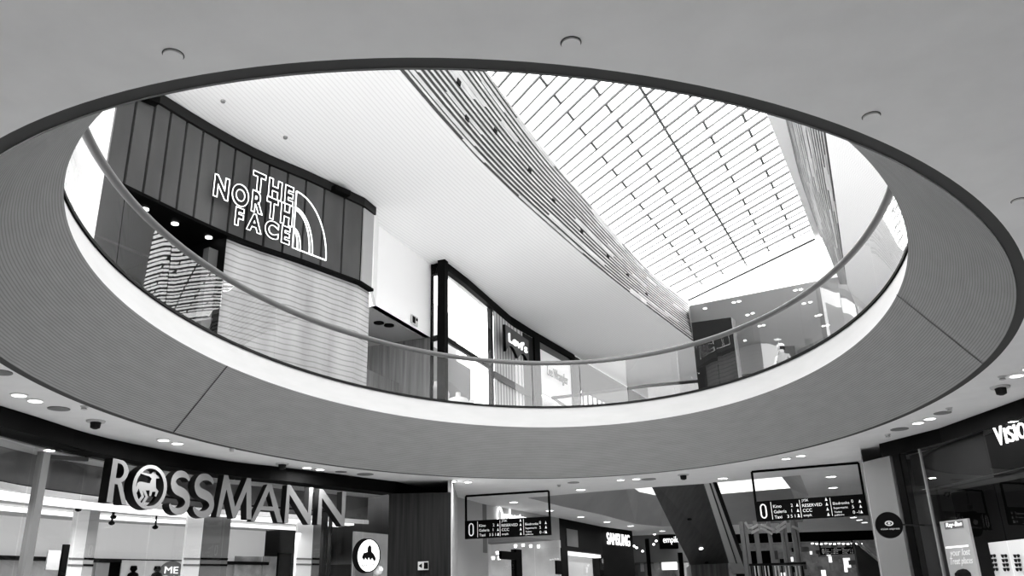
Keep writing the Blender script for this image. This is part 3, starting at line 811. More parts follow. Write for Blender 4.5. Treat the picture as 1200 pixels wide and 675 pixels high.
# hanging shop camera domes and spots inside
for x, y in [(92, 596), (133, 605), (131, 612), (182, 617)]:
    p = wall(x, y, offs(RO, 2.6)); q = MB(); q.lathe((p.x, p.y, p.z), [(.02, -.06), (.06, -.04), (.065, .0), (.02, .03), (.02, max(.05, zb0-.03-p.z))], 12); q.build('ceiling_camera', M_black, rs)
# pale hanging banner and dark fixtures by the entrance
q = MB(); pe = offs(RO, 2.2); a, b = wall(57, 645, pe), wall(72, 645, pe); q.slab((a.x, a.y), (b.x, b.y), wall(64, 668, pe).z, wall(64, 645, pe).z, .03)
tag(q.build('hanging_banner', M_lgrey), 'small pale banner hanging inside the leftmost shop window', 'banner')
a, b = wall(75, 640, pe), wall(82, 640, pe); q = MB(); q.slab((a.x, a.y), (b.x, b.y), .2, wall(78, 638, pe).z, .05); tag(q.build('display_board', M_black), 'tall black display board behind the leftmost shop window', 'display')
# letters
lo = offs(RO, -.28)
sgn = thing('shop_sign', 'long row of large silver three-dimensional letters with a horse-man emblem in the O', 'sign', wall(260, 580, lo))
def arc(cx, cy, rx, ry, a0, a1, n=16): return [(cx+rx*math.cos(math.radians(a0+(a1-a0)*k/n)), cy+ry*math.sin(math.radians(a0+(a1-a0)*k/n))) for k in range(n+1)]
def stroke(pts, ws):
    L, R = [], []
    for i, p in enumerate(pts):
        a = pts[max(i-1, 0)]; b = pts[min(i+1, len(pts)-1)]; dx, dy = b[0]-a[0], b[1]-a[1]; l = math.hypot(dx, dy); w_ = ws[i]
        L.append((p[0]-dy/l*w_, p[1]+dx/l*w_)); R.append((p[0]+dy/l*w_, p[1]-dx/l*w_))
    return L+R[::-1]
def Sglyph():
    pts = arc(.52, .735, .38, .215, 20, 265, 16) + arc(.48, .27, .42, .24, 80, -160, 16)
    n = len(pts); ws = [.035+.085*math.sin(math.pi*k/(n-1))**.7 for k in range(n)]
    return [stroke(pts, ws)]
G = {
 'M': [[(0, 0), (.11, 1), (.23, 1), (.5, .27), (.77, 1), (.89, 1), (1, 0), (.85, 0), (.785, .66), (.54, 0), (.46, 0), (.215, .66), (.10, 0)]],
 'A': [[(0, 0), (.43, 1), (.57, 1), (1, 0), (.83, 0), (.70, .3), (.28, .3), (.13, 0)], [(.335, .41), (.655, .41), (.5, .82)]],
 'N': [[(0, 0), (.02, 1), (.15, 1), (.86, .3), (.85, 1), (1, 1), (.98, 0), (.87, 0), (.13, .75), (.15, 0)]],
 'R': [[(0, 0), (.03, 1)] + arc(.42, .74, .46, .26, 90, -70, 14) + [(.62, .47), (1.0, 0), (.76, 0), (.42, .43), (.28, .43), (.3, 0)], arc(.40, .74, .25, .17, 90, -90, 10) + [(.29, .57), (.29, .91)]],
 'S': Sglyph(),
}
def letter(ch, x0, x1, yt, yb):
    ym = (yt+yb)/2; a, b = wall(x0, ym, lo), wall(x1, ym, lo); xm = (x0+x1)/2
    z1, z0 = wall(xm, yt, lo).z, wall(xm, yb, lo).z; u = Vector((b.x-a.x, b.y-a.y, 0)); w_ = u.length; u.normalize(); h = z1-z0
    o = Vector((a.x, a.y, z0)) + u.cross(Vector((0, 0, 1)))*.0
    if ch == 'O':
        M_ = frame(o+u*(w_/2)+Vector((0, 0, h/2)), u, None); k = lambda P: [(x*w_/2, y*h/2) for x, y in P]
        ring_ = [k(arc(0, 0, 1, 1, 0, 360, 48)[:-1]), k(arc(0, 0, .8, .84, 0, 360, 48)[:-1])]
        e = glyph_obj(ring_, 'letter', M_letter, sgn, M_, .10, M_letterside)
        body = [(-.62, .12), (-.5, .2), (.1, .2), (.16, .42), (.02, .5), (-.55, .56), (-.52, .64), (.1, .62), (.22, .74), (.36, .76), (.42, .62), (.74, .58), (.74, .5), (.42, .46), (.46, .2), (.5, .02), (.66, -.1), (.56, -.36), (.46, -.34), (.5, -.14), (.3, -.16), (.26, -.36), (.14, -.36), (.14, -.12),
                (-.1, -.14), (.1, -.42), (-.12, -.8), (-.24, -.72), (-.06, -.42), (-.28, -.14), (-.14, -.44), (-.34, -.7), (-.45, -.62), (-.3, -.42), (-.5, -.1), (-.56, -.3), (-.68, -.22)]
        glyph_obj([k(body)], 'emblem', M_letter, e, M_, .04, M_letterside); return
    M_ = frame(o, u, None)
    glyph_obj([[(x*w_, y*h) for x, y in P] for P in G[ch]], 'letter', M_letter, sgn, M_, .09, M_letterside)
for a in [('R', 123, 147, 539, 591), ('O', 150, 191, 545, 598), ('S', 194, 219.5, 553, 601.5), ('S', 222, 248, 556.5, 605), ('M', 252, 293.5, 559, 608), ('A', 293, 330, 568, 612), ('N', 331.5, 363, 570, 614), ('N', 369.5, 402, 575, 616)]: letter(*a)
# thin rail carrying the letters
lr = offs(RO, -.12); q = MB(); pts = [wall(x, 590, lr) for x in range(118, 400, 20)]; zr = wall(260, 590, lr).z
q.tube([Vector((p.x, p.y, zr)) for p in pts], .02, 6); q.build('letter_rail', M_dark, sgn)
# oval projecting sign
pc_ = wall(432, 651, offs(RO, -.55)); ov = thing('projecting_sign', 'white oval projecting sign with dark rider emblem beside the dark wooden block', 'sign', pc_)
un = Vector((1, .12, 0)).normalized(); nn = un.cross(Vector((0, 0, 1)))
px_ = pc_.y/FPX; rx, rz = 13.5*px_, 18.5*px_
Mo = frame(pc_, un, None)
glyph_obj([arc(0, 0, rx, rz, 0, 360, 40)[:-1]], 'case', M_black, ov, frame(pc_-nn*.12-un*.1, un, None), .1)
glyph_obj([arc(0, 0, rx*.98, rz*.98, 0, 360, 40)[:-1]], 'rim', M_black, ov, frame(pc_-nn*.01, un, None), .012)
glyph_obj([arc(0, 0, rx*.9, rz*.92, 0, 360, 40)[:-1]], 'face', M_lightbox, ov, frame(pc_+nn*.006, un, None), .008)
em = [(-.55, -.1), (-.4, .15), (-.1, .2), (-.1, .45), (.05, .62), (.2, .5), (.25, .2), (.45, .05), (.62, -.2), (.5, -.38), (.3, -.15), (.15, -.3), (.02, -.1), (-.1, -.3), (-.25, -.12), (-.35, -.28)]
glyph_obj([[(x*rx, y*rz) for x, y in em]], 'emblem', M_black, ov, frame(pc_+nn*.02, un, None), .004)
text_obj('BARTON', 'lettering', M_black, ov, pc_+nn*.02-un*(rx*.55)-Vector((0, 0, rz*.66)), un, w=rx*1.1, h=rz*.2, extrude=.003)
pl_ = wall(444, 668, offs(RO, -.6)); q = MB(); q.lathe(pl_, [(.09, -.1), (.1, .02), (.05, .1)], 14, (.7, -.7, .2)); tag(q.build('spotlight', M_white), 'small white spotlight below the oval projecting sign', 'lamp')
q = MB(); pp = wall(426, 660, offs(RO, .2)); q.box(pp+Vector((.0, .0, -.55)), .5, .1, 1.0, (1, .8)); tag(q.build('window_display', M_grey), 'grey window display panel behind the oval projecting sign', 'display')

# dark wooden block
B0 = wall(456, 579, RO); B1 = aty(528, 582, B0.y+.12); B2 = atz(536, 581, Z0)
wb = thing('wood_clad_pillar', 'broad pillar clad in dark vertical wood right of the curved shopfront', 'pillar', (B0.x+.8, B0.y+.5, 0))
q = MB(); q.hexa([(B0.x, B0.y, 0), (B1.x, B1.y, 0), (B1.x+.02, B1.y+.15, 0), (B0.x, B0.y+.15, 0)], [(B0.x, B0.y, 4.18), (B1.x, B1.y, 4.18), (B1.x+.02, B1.y+.15, 4.18), (B0.x, B0.y+.15, 4.18)]); q.build('wood_face', M_darkwood, wb)
q = MB(); q.slab((B1.x+.03, B1.y+.02), (B2.x, B2.y+.0), 0, Z0-.01, .1); q.build('side_face', M_lgrey, wb)
q = MB(); e = RO3[-1]; q.quad((e.x, e.y, Z0-.003), (B2.x, B2.y, Z0-.003), (B2.x, B2.y, 4.19), (e.x, e.y, 4.19)); q.quad((e.x-.2, e.y-.1, 4.19), (B1.x, B1.y, 4.19), (B2.x, B2.y, 4.19), (e.x-.2, B2.y, 4.19)); q.build('recess', M_black, wb)
p = aty(496, 663, B0.y-.05); ex = thing('exit_sign', 'small illuminated exit sign on the dark wooden pillar', 'sign', p)
q = MB(); q.box(p, .26, .05, .2); q.build('panel', M_lgrey, ex); q = MB(); q.box(p+Vector((.07, -.03, 0)), .1, .02, .15); q.build('pictogram', M_black, ex); q = MB(); q.poly([p+Vector(v) for v in ((-.11, -.03, 0), (-.03, -.03, -.06), (-.03, -.03, .06))]); q.build('arrow', M_black, ex)

# ------------------------------------------------------------------ ground floor, back: shops along the far passage
S = [(-1.95, 25.2), (-1.0, 28.0), (1.55, 33.2), (3.57, 37.76), (5.3, 40.7), (8.2, 46)]
def shopwall(name, label, a, b): return thing(name, label, 'shopfront', (a[0], a[1], 0))
fs = shopwall('shopfront', 'pale walled glass shopfront with tall thin white lettering behind the left hanging sign', S[1], S[2])
q = MB(); q.slab(S[0], S[1], 0, Z0, .2); q.build('side_wall', M_lgrey, fs)
q = MB(); q.slab(S[1], S[2], 3.68, Z0-.003, .2); q.build('header', mat('pale_header', .5, .6), fs)
def fpt(x, i=1): p = wall(x, 640, [S[i], S[i+1]]); return (p.x, p.y)
q = MB(); q.slab(fpt(537), fpt(552), 3.0, 3.5, .1, -.06); q.build('dark_fascia', M_black, fs)
for x0, x1 in ((537, 546.5), (547, 603), (611, 626), (626.5, 655)):
    q = MB(); a, b = fpt(x0), fpt(x1); q.quad((*a, 0), (*b, 0), (*b, 3.68), (*a, 3.68)); q.build('glass_pane', M_shopglass, fs)
q = MB(); q.slab(fpt(603.5), fpt(610), 0, 3.2, .2, -.04); q.slab(fpt(586), fpt(604), 2.85, 3.1, .1, -.05); q.build('door_frame', M_black, fs)
fd = (Vector(S[2])-Vector(S[1])).normalized(); fn = Vector((-fd.y, fd.x))
i0, i1 = Vector(S[1])+fn*3, Vector(S[2])+fn*3
q = MB(); q.slab(i0-fd*3, i1, 0, 3.68, .1); q.slab(i1, Vector(S[2])-fd*.05, 0, 3.68, .1); q.build('interior_wall', mat('warm_shop_wall', .6, .6, emit=.16, noise=(.8, .8, .8, .3)), fs)  # wall emission added to make the interior look lit
q = MB(); q.quad((*S[1], 3.69), (*S[2], 3.69), (*i1, 3.69), (*i0, 3.69)); q.build('interior_ceiling', M_grey, fs)
for x, w_ in ((570, 14), (585, 16)):
    a, b = fpt(x), fpt(x+w_); q = MB(); q.slab(Vector(a)+fn*2.2, Vector(b)+fn*2.2, 0, 2.2, .2); q.build('display_unit', M_dimwall, fs)
for x, y in ((583, 648), (604, 640), (613, 639), (622, 640), (631, 640.5), (545, 650), (556, 650), (578, 654), (585, 654)):
    p = wall(x, y, [tuple(Vector(S[1])+fn*.8), tuple(Vector(S[2])+fn*.8)]); q = MB(); q.lathe(p, [(.05, -.05), (.06, .05)], 10); q.build('shop_spotlight', M_light, fs)
q = MB(); a, b = fpt(648.5), fpt(655); q.slab(a, b, wall(651, 673, [S[1], S[2]]).z, wall(651, 657, [S[1], S[2]]).z, .05, -.08); q.build('window_screen', M_black, fs)
a = wall(580, 610, [S[1], S[2]]); b = wall(616, 614, [S[1], S[2]])
sl = thing('shop_sign', 'tall thin white illuminated lettering on the pale wall behind the left hanging sign', 'sign', a)
un = Vector((fd.x, fd.y, 0)); nn = un.cross(Vector((0, 0, 1)))
z0_, z1_ = wall(580, 611, [S[1], S[2]]).z-.1, wall(584, 594.5, [S[1], S[2]]).z
text_obj('Orchestra', 'lettering', M_neon, sl, Vector((a.x, a.y, z0_))+nn*.08, un, w=(b-a).length*.98, h=z1_-z0_, extrude=.02)
q = MB(); q.slab(fpt(564), fpt(569), 3.0, Z0-.01, .05, -.06); q.build('pilaster', M_grey, fs)

ss = shopwall('shopfront', 'black shopfront with a large lit display window and white block lettering', S[2], S[3])
def gpt(x): p = wall(x, 640, S[2:5]); return (p.x, p.y)
q = MB(); q.slab(S[2], gpt(706), 3.35, Z0-.003, .2); q.slab(gpt(706), gpt(742), 0, Z0-.003, .2); q.slab(S[2], gpt(664), 0, 3.4, .2, -.03); q.build('black_fascia', M_char, ss)
q = MB(); a, b = gpt(664), gpt(706); q.quad((*a, 0), (*b, 0), (*b, 3.35), (*a, 3.35)); q.build('glass_pane', M_shopglass, ss)
sd = (Vector(S[3])-Vector(S[2])).normalized(); sn_ = Vector((-sd.y, sd.x))
q = MB(); q.slab(Vector(gpt(675)), Vector(gpt(706)), 0, 3.2, .05, .5); q.build('display_panel', mat('lit_panel', .55, .6, emit=.18), ss)
q = MB(); q.slab(Vector(gpt(664)), Vector(gpt(675)), 0, 3.2, .05, 1.0); q.build('display_panel', M_dimwall, ss)
q = MB(); q.slab(Vector(gpt(666)), Vector(gpt(706)), 3.2, 3.33, .3, .1); q.build('light_strip', M_strip, ss)
q = MB(); q.slab(Vector(gpt(676)), Vector(gpt(703)), 1.95, 2.1, .1, .35); q.build('light_strip', M_strip, ss)
q = MB(); q.slab(gpt(664), gpt(677), 3.5, 4.15, .02, -.03); q.build('glass_reflection_panel', M_grey, ss)
a, b = wall(709, 632, S[2:5]), wall(735.5, 634, S[2:5]); z1_ = wall(709, 624, S[2:5]).z; z0_ = wall(709, 638, S[2:5]).z; un = Vector((b.x-a.x, b.y-a.y, 0)); wd = un.length; un.normalize(); nn = un.cross(Vector((0, 0, 1)))
sl = thing('shop_sign', 'white illuminated block capitals on the black shopfront', 'sign', a)
text_obj('SAMSUNG', 'lettering', M_neon, sl, Vector((a.x, a.y, z0_))+nn*.1, un, w=wd, h=z1_-z0_, extrude=.02)

# far hall behind the escalator
fh = thing('shopfront', 'far dim shopfront with small lamps seen left of the escalator', 'shopfront', (6.5, 45, 0))
FA, FB = V2(aty(736, 640, 44)), V2(aty(812, 640, 44))
fd2 = (FB-FA).normalized()
q = MB(); q.slab(FA, FB, 3.2, Z0, .2); q.build('header', M_grey, fh)
q = MB(); q.slab(FA, FB, 0, 3.2, .2, 1.5); q.build('interior_wall', mat('far_interior', .16, .6, noise=(1.6, 1.6, .5, .8)), fh)
q = MB(); a, b = V2(aty(774, 640, 43.6)), V2(aty(795, 640, 43.6)); q.slab(a, b, aty(780, 643, 43.6).z, aty(780, 627, 43.6).z, .3); q.build('sign_box', M_black, fh)
text_obj('empik', 'lettering', M_neon, fh, aty(777.5, 638.5, 43.5), (1, .0), w=17/FPX*43.5, h=9/FPX*43.5, extrude=.02)
q = MB(); q.slab(V2(aty(775, 655, 44.6)), V2(aty(793, 655, 44.6)), aty(780, 668, 44.6).z, aty(780, 646, 44.6).z, .1); q.build('lit_display', M_lightbox, fh)
q = MB(); q.slab(V2(aty(742, 655, 44.6)), V2(aty(746, 655, 44.6)), aty(742, 658, 44.6).z, aty(742, 648, 44.6).z, .1); q.slab(V2(aty(750, 655, 44.6)), V2(aty(754, 655, 44.6)), aty(742, 670, 44.6).z, aty(742, 646, 44.6).z, .1); q.slab(V2(aty(766, 655, 44.6)), V2(aty(772, 655, 44.6)), aty(742, 668, 44.6).z, aty(742, 650, 44.6).z, .1); q.build('lit_display', M_lgrey, fh)
q = MB(); q.slab(V2(aty(794, 640, 43.4)), V2(aty(799, 640, 43.4)), 0, 3.6, .2); q.slab(V2(aty(757, 640, 43.4)), V2(aty(761, 640, 43.4)), 0, 4.3, .2); q.build('post', M_black, fh)
for x, y in ((746, 624), (753, 624.5), (760, 625), (767, 626), (769, 634), (766, 638), (743, 640), (746, 642), (753, 646)):
    p = aty(x, y, 43.2); q = MB(); q.lathe(p, [(.04, -.04), (.07, .0), (.04, .05)], 10); q.build('shop_spotlight', M_light, fh)

# ------------------------------------------------------------------ escalator
es = thing('escalator', 'dark wood clad underside of an escalator slanting up to the ceiling', 'escalator', (6.8, 31, 0))
TL, TR = atz(764, 571, Z0), atz(824, 567, Z0); BL, BR = aty(809, 662, 32.5), aty(854, 660, 32.5)
TL2, TR2 = TL+(TL-BL)*.14, TR+(TR-BR)*.14
q = MB(); up = Vector((0, 0, .45)); q.hexa([BL, BR, TR2, TL2], [BL+up, BR+up, TR2+up, TL2+up]); q.build('underside_cladding', mat('escalator_wood', .045, .5, noise=(8, .8, .8, .35)), es)
q = MB(); q.hexa([(BL.x+.02, BL.y+.05, 0), (BR.x-.02, BR.y+.05, 0), (BR.x+.4, BR.y+3, 0), (BL.x+.4, BL.y+3, 0)], [(BL.x+.02, BL.y+.05, BL.z), (BR.x-.02, BR.y+.05, BR.z), (BR.x+.4, BR.y+3, BR.z), (BL.x+.4, BL.y+3, BL.z)]); q.build('pit_wall', M_midwood, es)
SO, SB = atz(838, 566, Z0), aty(872, 660, 32.5)
q = MB(); q.quad(TR+Vector((.02, 0, .01)), SO+Vector((0, 0, .01)), SB, BR+Vector((.02, 0, .01))); q.build('side_skirt', M_lgrey, es)
q = MB(); q.tube([SO+(SO-SB)*.02, SB+(SB-SO)*.2], .06, 8); q.build('handrail', M_black, es)
q = MB(); m0, m1 = TR.lerp(SO, .55), BR.lerp(SB, .5); q.tube([m0+Vector((0, -.03, 0)), m1+Vector((0, -.03, 0))], .02, 6); q.build('skirt_joint', M_dark, es)
q = MB(); q.quad(SB, SB+(SB-SO)*.18, BR+(SB-SO)*.18, BR); q.build('side_skirt', M_lgrey, es)
for x, y, m in ((795.6, 576, M_light), (821.5, 642.5, M_light), (808, 608, M_black), (828, 659, M_black)):
    d = ray(x, y); nn = (BR-BL).cross(TL-BL).normalized(); t = (BL-Vector((0, 0, EYE))).dot(nn)/d.dot(nn); p = Vector((0, 0, EYE))+d*t
    if nn.y > 0: nn = -nn
    q = MB(); q.lathe(p, [(.07, -.02), (.07, .03)], 12, nn); q.build('underside_lamp' if m is M_light else 'underside_sensor', m, es)

# ------------------------------------------------------------------ hanging direction signs
def dirsign(tl, tr, pl_t, pl_b, pr_t, pr_b, label, Y=None):
    a = atz(*tl, Z0-.03) if Y is None else aty(*tl, Y); b = atz(*tr, Z0-.03) if Y is None else aty(*tr, Y)
    P = [(a.x, a.y), (b.x, b.y)]; u = Vector((b.x-a.x, b.y-a.y, 0)); W = u.length; u.normalize(); nn = u.cross(Vector((0, 0, 1)))
    z1 = (wall(*pl_t, P).z+wall(*pr_t, P).z)/2; z0 = (wall(*pl_b, P).z+wall(*pr_b, P).z)/2; H = z1-z0
    t = thing('direction_sign', label, 'sign', Vector((a.x+b.x, a.y+b.y, 0))/2+Vector((0, 0, z0)))
    a0 = Vector((a.x, a.y, 0)); zt = (a.z+b.z)/2
    q = MB(); q.beam(a0+Vector((0, 0, zt)), a0+u*W+Vector((0, 0, zt)), .05, .05); q.beam(a0+Vector((0, 0, z1)), a0+Vector((0, 0, zt)), .05, .05, u); q.beam(a0+u*W+Vector((0, 0, z1)), a0+u*W+Vector((0, 0, zt)), .05, .05, u); q.build('hanging_frame', M_black, t)
    q = MB(); q.box(a0+u*(W/2)+Vector((0, 0, (z0+z1)/2)), W+.05, .08, H, u); q.build('panel', M_black, t)
    def T(s, x, y, h, w=None, nm='lettering', off=.0): text_obj(s, nm, M_print_white, t, a0+u*(W*x)+Vector((0, 0, z0+H*y))+nn*.05, u, h=H*h, w=w and W*w, extrude=.003, offset=off)
    rect = lambda x0, x1, y0, y1: [(x0, y0), (x1, y0), (x1, y1), (x0, y1)]
    k = .022*W
    zero = [arc(.068*W, .66*H, .032*W, .2*H, 0, 180, 12)+arc(.068*W, .34*H, .032*W, .2*H, 180, 360, 12), arc(.068*W, .66*H, .018*W, .14*H, 0, 180, 12)+arc(.068*W, .34*H, .018*W, .14*H, 180, 360, 12)]
    glyph_obj(zero, 'lettering', M_print_white, t, frame(a0+Vector((0, 0, z0))+nn*.05, u, None), .003)
    for x in (.145, .415, .695): q = MB(); q.box(a0+u*(W*x)+Vector((0, 0, z0+H*.5))+nn*.045, .012*W/2.5, .01, H*.86, u); q.build('divider', M_print_white, t)
    for s, y in (('Kino', .62), ('Galeria', .36), ('Taxi', .1)): T(s, .165, y, .15)
    for s, y in (('2', .62), ('1', .36), ('3 5 1 2', .1)): T(s, .33 if len(s) < 3 else .285, y, .15)
    for s, y in (('JYSK', .8), ('RESERVED', .57), ('CCC', .33), ('empik', .08)): T(s, .435, y, .15)
    for s, y in (('Biedronka', .58), ('Supermarkt', .35), ('Toalety', .17), ('publiczne', .03)): T(s, .715, y, .13 if y > .3 else .11)
    for s, y in (('0', .62), ('5', .36), ('0 -1', .1)): T(s, .88, y, .15)
    tri = lambda x, y: glyph_obj([[(x*W-.012*W, y*H), (x*W+.012*W, y*H), (x*W, y*H+.16*H)]], 'arrow', M_print_white, t, frame(a0+Vector((0, 0, z0))+nn*.05, u, None), .003)
    for x, y in ((.39, .62), (.39, .36), (.39, .1), (.66, .8), (.66, .57), (.66, .33), (.66, .08), (.955, .6), (.955, .36), (.955, .1)): tri(x, y)
    return t
dirsign((546, 581.5), (643, 575.5), (546, 610), (546, 631), (643, 606), (643, 628), 'black hanging direction sign with big zero, nearer the dark wooden pillar')
dirsign((881, 553), (1006, 542.5), (885, 588), (889, 612.5), (1013, 579), (1015, 603), 'large black hanging direction sign with big zero, above the slatted posts at the right')
dirsign((960, 635), (998, 632), (960, 643), (961, 651), (1000, 640.5), (1000, 648.5), 'small distant black hanging direction sign with big zero, in the far hall', 41)

def exitbox(x, y, Y, label, wpx=11, hpx=6.5):
    p = aty(x, y, Y); k = Y/FPX; t = thing('exit_sign', label, 'sign', p)
    q = MB(); q.box(p, wpx*k, .08, hpx*k); q.build('panel', M_black, t)
    q = MB(); q.box(p+Vector((-wpx*k*.22, -.05, 0)), wpx*k*.3, .02, hpx*k*.55); q.build('arrow', M_lgrey, t); q = MB(); q.box(p+Vector((wpx*k*.25, -.05, 0)), wpx*k*.25, .02, hpx*k*.7); q.build('pictogram', M_lgrey, t)
    q = MB(); q.tube([p+Vector((0, 0, hpx*k*.5)), (p.x, p.y, Z0)], .012, 6); q.build('hanger', M_black, t)
exitbox(576, 585, 27.5, 'small black exit sign seen through the frame of the left hanging sign')
exitbox(976, 552, 23.2, 'small black exit sign seen through the frame of the right hanging sign', 15, 8)

# ------------------------------------------------------------------ slatted posts and far hall on the right
pv = thing('post_pavilion', 'group of tall pale wooden posts with slanting braces under the right hanging sign', 'pavilion', (9.5, 30, 0))
Yp = 30.
for x0, x1, xt in ((872.5, 876.5, 611), (877.5, 881.5, 613), (889, 894, 610), (905.5, 909.5, 611), (921, 923.5, 609), (925, 928, 612), (934, 938.5, 609), (939.5, 942, 611)):
    a, b = aty(x0+1.5, 675, Yp), aty(x1+1.5, 675, Yp); z1 = aty((x0+x1)/2, xt, Yp).z; q = MB(); q.slab((a.x, a.y), (b.x, b.y), 0, z1, .12); q.build('post', mat('post_wood', .26, .6) if x0 < 873 else bpy.data.materials['post_wood'], pv)
for xa, ya, xb, yb in ((878, 621, 888, 615), (880, 625, 889, 620), (892, 615, 906, 621), (892, 619, 905, 626), (909, 620, 921, 611), (909, 624, 921, 616), (928, 617, 937, 621), (873, 612, 879, 622)):
    q = MB(); q.beam(aty(xa, ya, Yp), aty(xb, yb, Yp), .08, .08); q.build('brace', M_lgrey, pv)
q = MB(); a, b = aty(878, 662, Yp-.2), aty(944, 660, Yp-.2); q.beam(a, b, .06, .07); q.build('rail', M_dark, pv)
for k in range(16):
    x = 880+k*4; p = aty(x, 663, Yp-.1); q = MB(); q.box((p.x, p.y, p.z/2), .045, .03, p.z); q.build('baluster', M_white if k % 3 else M_dark, pv)
# far hall: dark bulkhead, shop glow, parapet
hb = thing('far_shopfront', 'distant shop hall under a dark bulkhead, right of the escalator', 'shopfront', (13, 47, 0))
q = MB(); q.slab(V2(aty(862, 630, 45)), V2(aty(1030, 630, 45)), 4.05, Z0, .3); q.build('bulkhead', M_char, hb)
q = MB(); q.slab(V2(aty(850, 640, 54)), V2(aty(1060, 640, 54)), 0, Z0, .2); q.build('back_wall', mat('far_glow', .22, .6, noise=(1.2, 1.2, 1.2, .8), emit=.05), hb)
rr = random.Random(4)
for k in range(34):
    x = rr.uniform(905, 1012); y = rr.uniform(641, 674); w_ = rr.uniform(2, 9); h_ = rr.uniform(3, 11); Y = 53.5-rr.random()*2; p = aty(x, y, Y); q = MB(); q.box(p, w_*Y/FPX, .05, h_*Y/FPX); q.build('shop_display', rr.choice([M_lightbox, M_lgrey, M_grey, M_black, M_dimwall, M_strip]), hb)
for k in range(12):
    x = 952+k*5.2; p = aty(x, 637+.3*(k % 3), 46.5); q = MB(); q.lathe(p, [(.06, -.03), (.07, .03)], 10); q.build('downlight', M_light, hb)
q = MB(); q.slab(V2(aty(862, 660, 44)), V2(aty(905, 660, 44)), 0, 3.6, .2); q.build('dark_stall', M_black, hb)
pp_ = thing('stair_parapet', 'dark slanting stair parapet with a pale coping beside the right shop corner', 'parapet', (14.5, 38, 0))
a, b = aty(1001, 636, 38), aty(1028, 659, 38); q = MB(); q.hexa([(a.x, a.y, 0), (b.x+.6, b.y, 0), (b.x+.6, b.y+.2, 0), (a.x, a.y+.2, 0)], [a, b+Vector((.6, 0, -.5)), b+Vector((.6, .2, -.5)), a+Vector((0, .2, 0))]); q.build('parapet_wall', M_dimwall, pp_)
q = MB(); q.beam(a+Vector((.1, -.02, .05)), b+Vector((.6, -.02, -.45)), .12, .1); q.build('coping', M_white, pp_)

# ------------------------------------------------------------------ ground floor, right: optician
VE3 = [atz(1030, 520, Z0), atz(1100, 502, Z0), atz(1200, 466, Z0)]
VE = [(p.x, p.y) for p in VE3] + [(8.62, 10.5)]
def vw(x, y, o=0.): return wall(x, y, offs(VE, o))
ve = thing('shopfront', 'dark glazed shopfront of an optician at the right edge', 'shopfront', (8.4, 16, 0))
q = MB(); vo = VE
for a, b in zip(vo, vo[1:]): q.slab(a, b, ZH, Z0-.004, -.0+.3) if False else q.slab(b, a, ZH, Z0-.004, .3, -.3)
q.build('header', M_char, ve)
def vslab(q, x0, x1, z0, z1, t, off=0., yref=600):
    a, b = vw(x0, yref), vw(x1, yref); q.slab((a.x, a.y), (b.x, b.y), z0, z1, t, off)
q = MB(); vslab(q, 1021, 1054, 0, ZH, .15); q.build('corner_panel', mat('corner_grey', .2, .55), ve)
r0, r1 = VE3[0], atz(1012, 560, Z0)
q = MB(); cpt = vw(1021, 600); q.quad((cpt.x, cpt.y, 0), (r1.x, r1.y, 0), (r1.x, r1.y, Z0-.01), (cpt.x-.0, cpt.y+.0, Z0-.01)); q.build('return_wall', M_lgrey, ve)
q = MB(); vslab(q, 1058, 1066, 0, ZH, .18); q.build('door_post', M_black, ve)
gx = [1067, 1092, 1172, 1230, 1330]
for x0, x1 in zip(gx, gx[1:]):
    a, b = vw(x0+.4, 600), vw(x1-.4, 600); q = MB(); q.quad((a.x, a.y, 0.02), (b.x, b.y, .02), (b.x, b.y, ZH), (a.x, a.y, ZH)); q.build('glass_pane', M_shopglass, ve)
q = MB(); vslab(q, 1091, 1092.5, 0, ZH, .05, -.02); q.build('glass_edge', M_grey, ve)
# interior
def vin(x, y, o): return wall(x, y, [(p[0]+o, p[1]+o*.15) for p in VE])
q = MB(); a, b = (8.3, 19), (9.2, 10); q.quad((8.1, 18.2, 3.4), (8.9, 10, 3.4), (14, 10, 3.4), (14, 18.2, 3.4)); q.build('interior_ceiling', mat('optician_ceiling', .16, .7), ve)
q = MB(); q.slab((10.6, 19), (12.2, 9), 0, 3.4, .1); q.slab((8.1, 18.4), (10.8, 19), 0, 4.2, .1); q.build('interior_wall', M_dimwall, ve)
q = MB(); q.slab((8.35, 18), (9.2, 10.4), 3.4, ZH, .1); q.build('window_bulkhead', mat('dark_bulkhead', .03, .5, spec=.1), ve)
zt_ = vin(1102, 574, 1.1).z
# track with spotlights
tr = thing('track_light', 'black ceiling track with linear lamp and spotlights inside the right shop', 'lamp', vin(1140, 578, 1.1))
a, b = vin(1094, 577, .9), vin(1215, 568, .9); q = MB(); q.beam(Vector((a.x, a.y, zt_)), Vector((b.x, b.y, zt_)), .05, .04); q.build('track', M_black, tr)
a, b = vin(1124, 579, .9), vin(1185, 575, .9); q = MB(); q.beam(Vector((a.x, a.y, zt_-.07)), Vector((b.x, b.y, zt_-.07)), .1, .07); q.build('linear_lamp', M_black, tr)
for x in (1111, 1200): p = vin(x, 580, .9); p.z = zt_; q = MB(); q.lathe(p+Vector((0, 0, -.1)), [(.05, -.09), (.05, .08)], 12, (.3, -.3, .9)); q.build('spot_head', M_black, tr)
cm = vin(1136, 594, .9); q = MB(); q.lathe(cm, [(.02, -.07), (.06, -.03), (.06, .03), (.015, .05), (.015, max(.2, 3.39-cm.z))], 14); tag(q.build('ceiling_camera', M_black), 'black dome camera hanging inside the right shop window', 'camera')
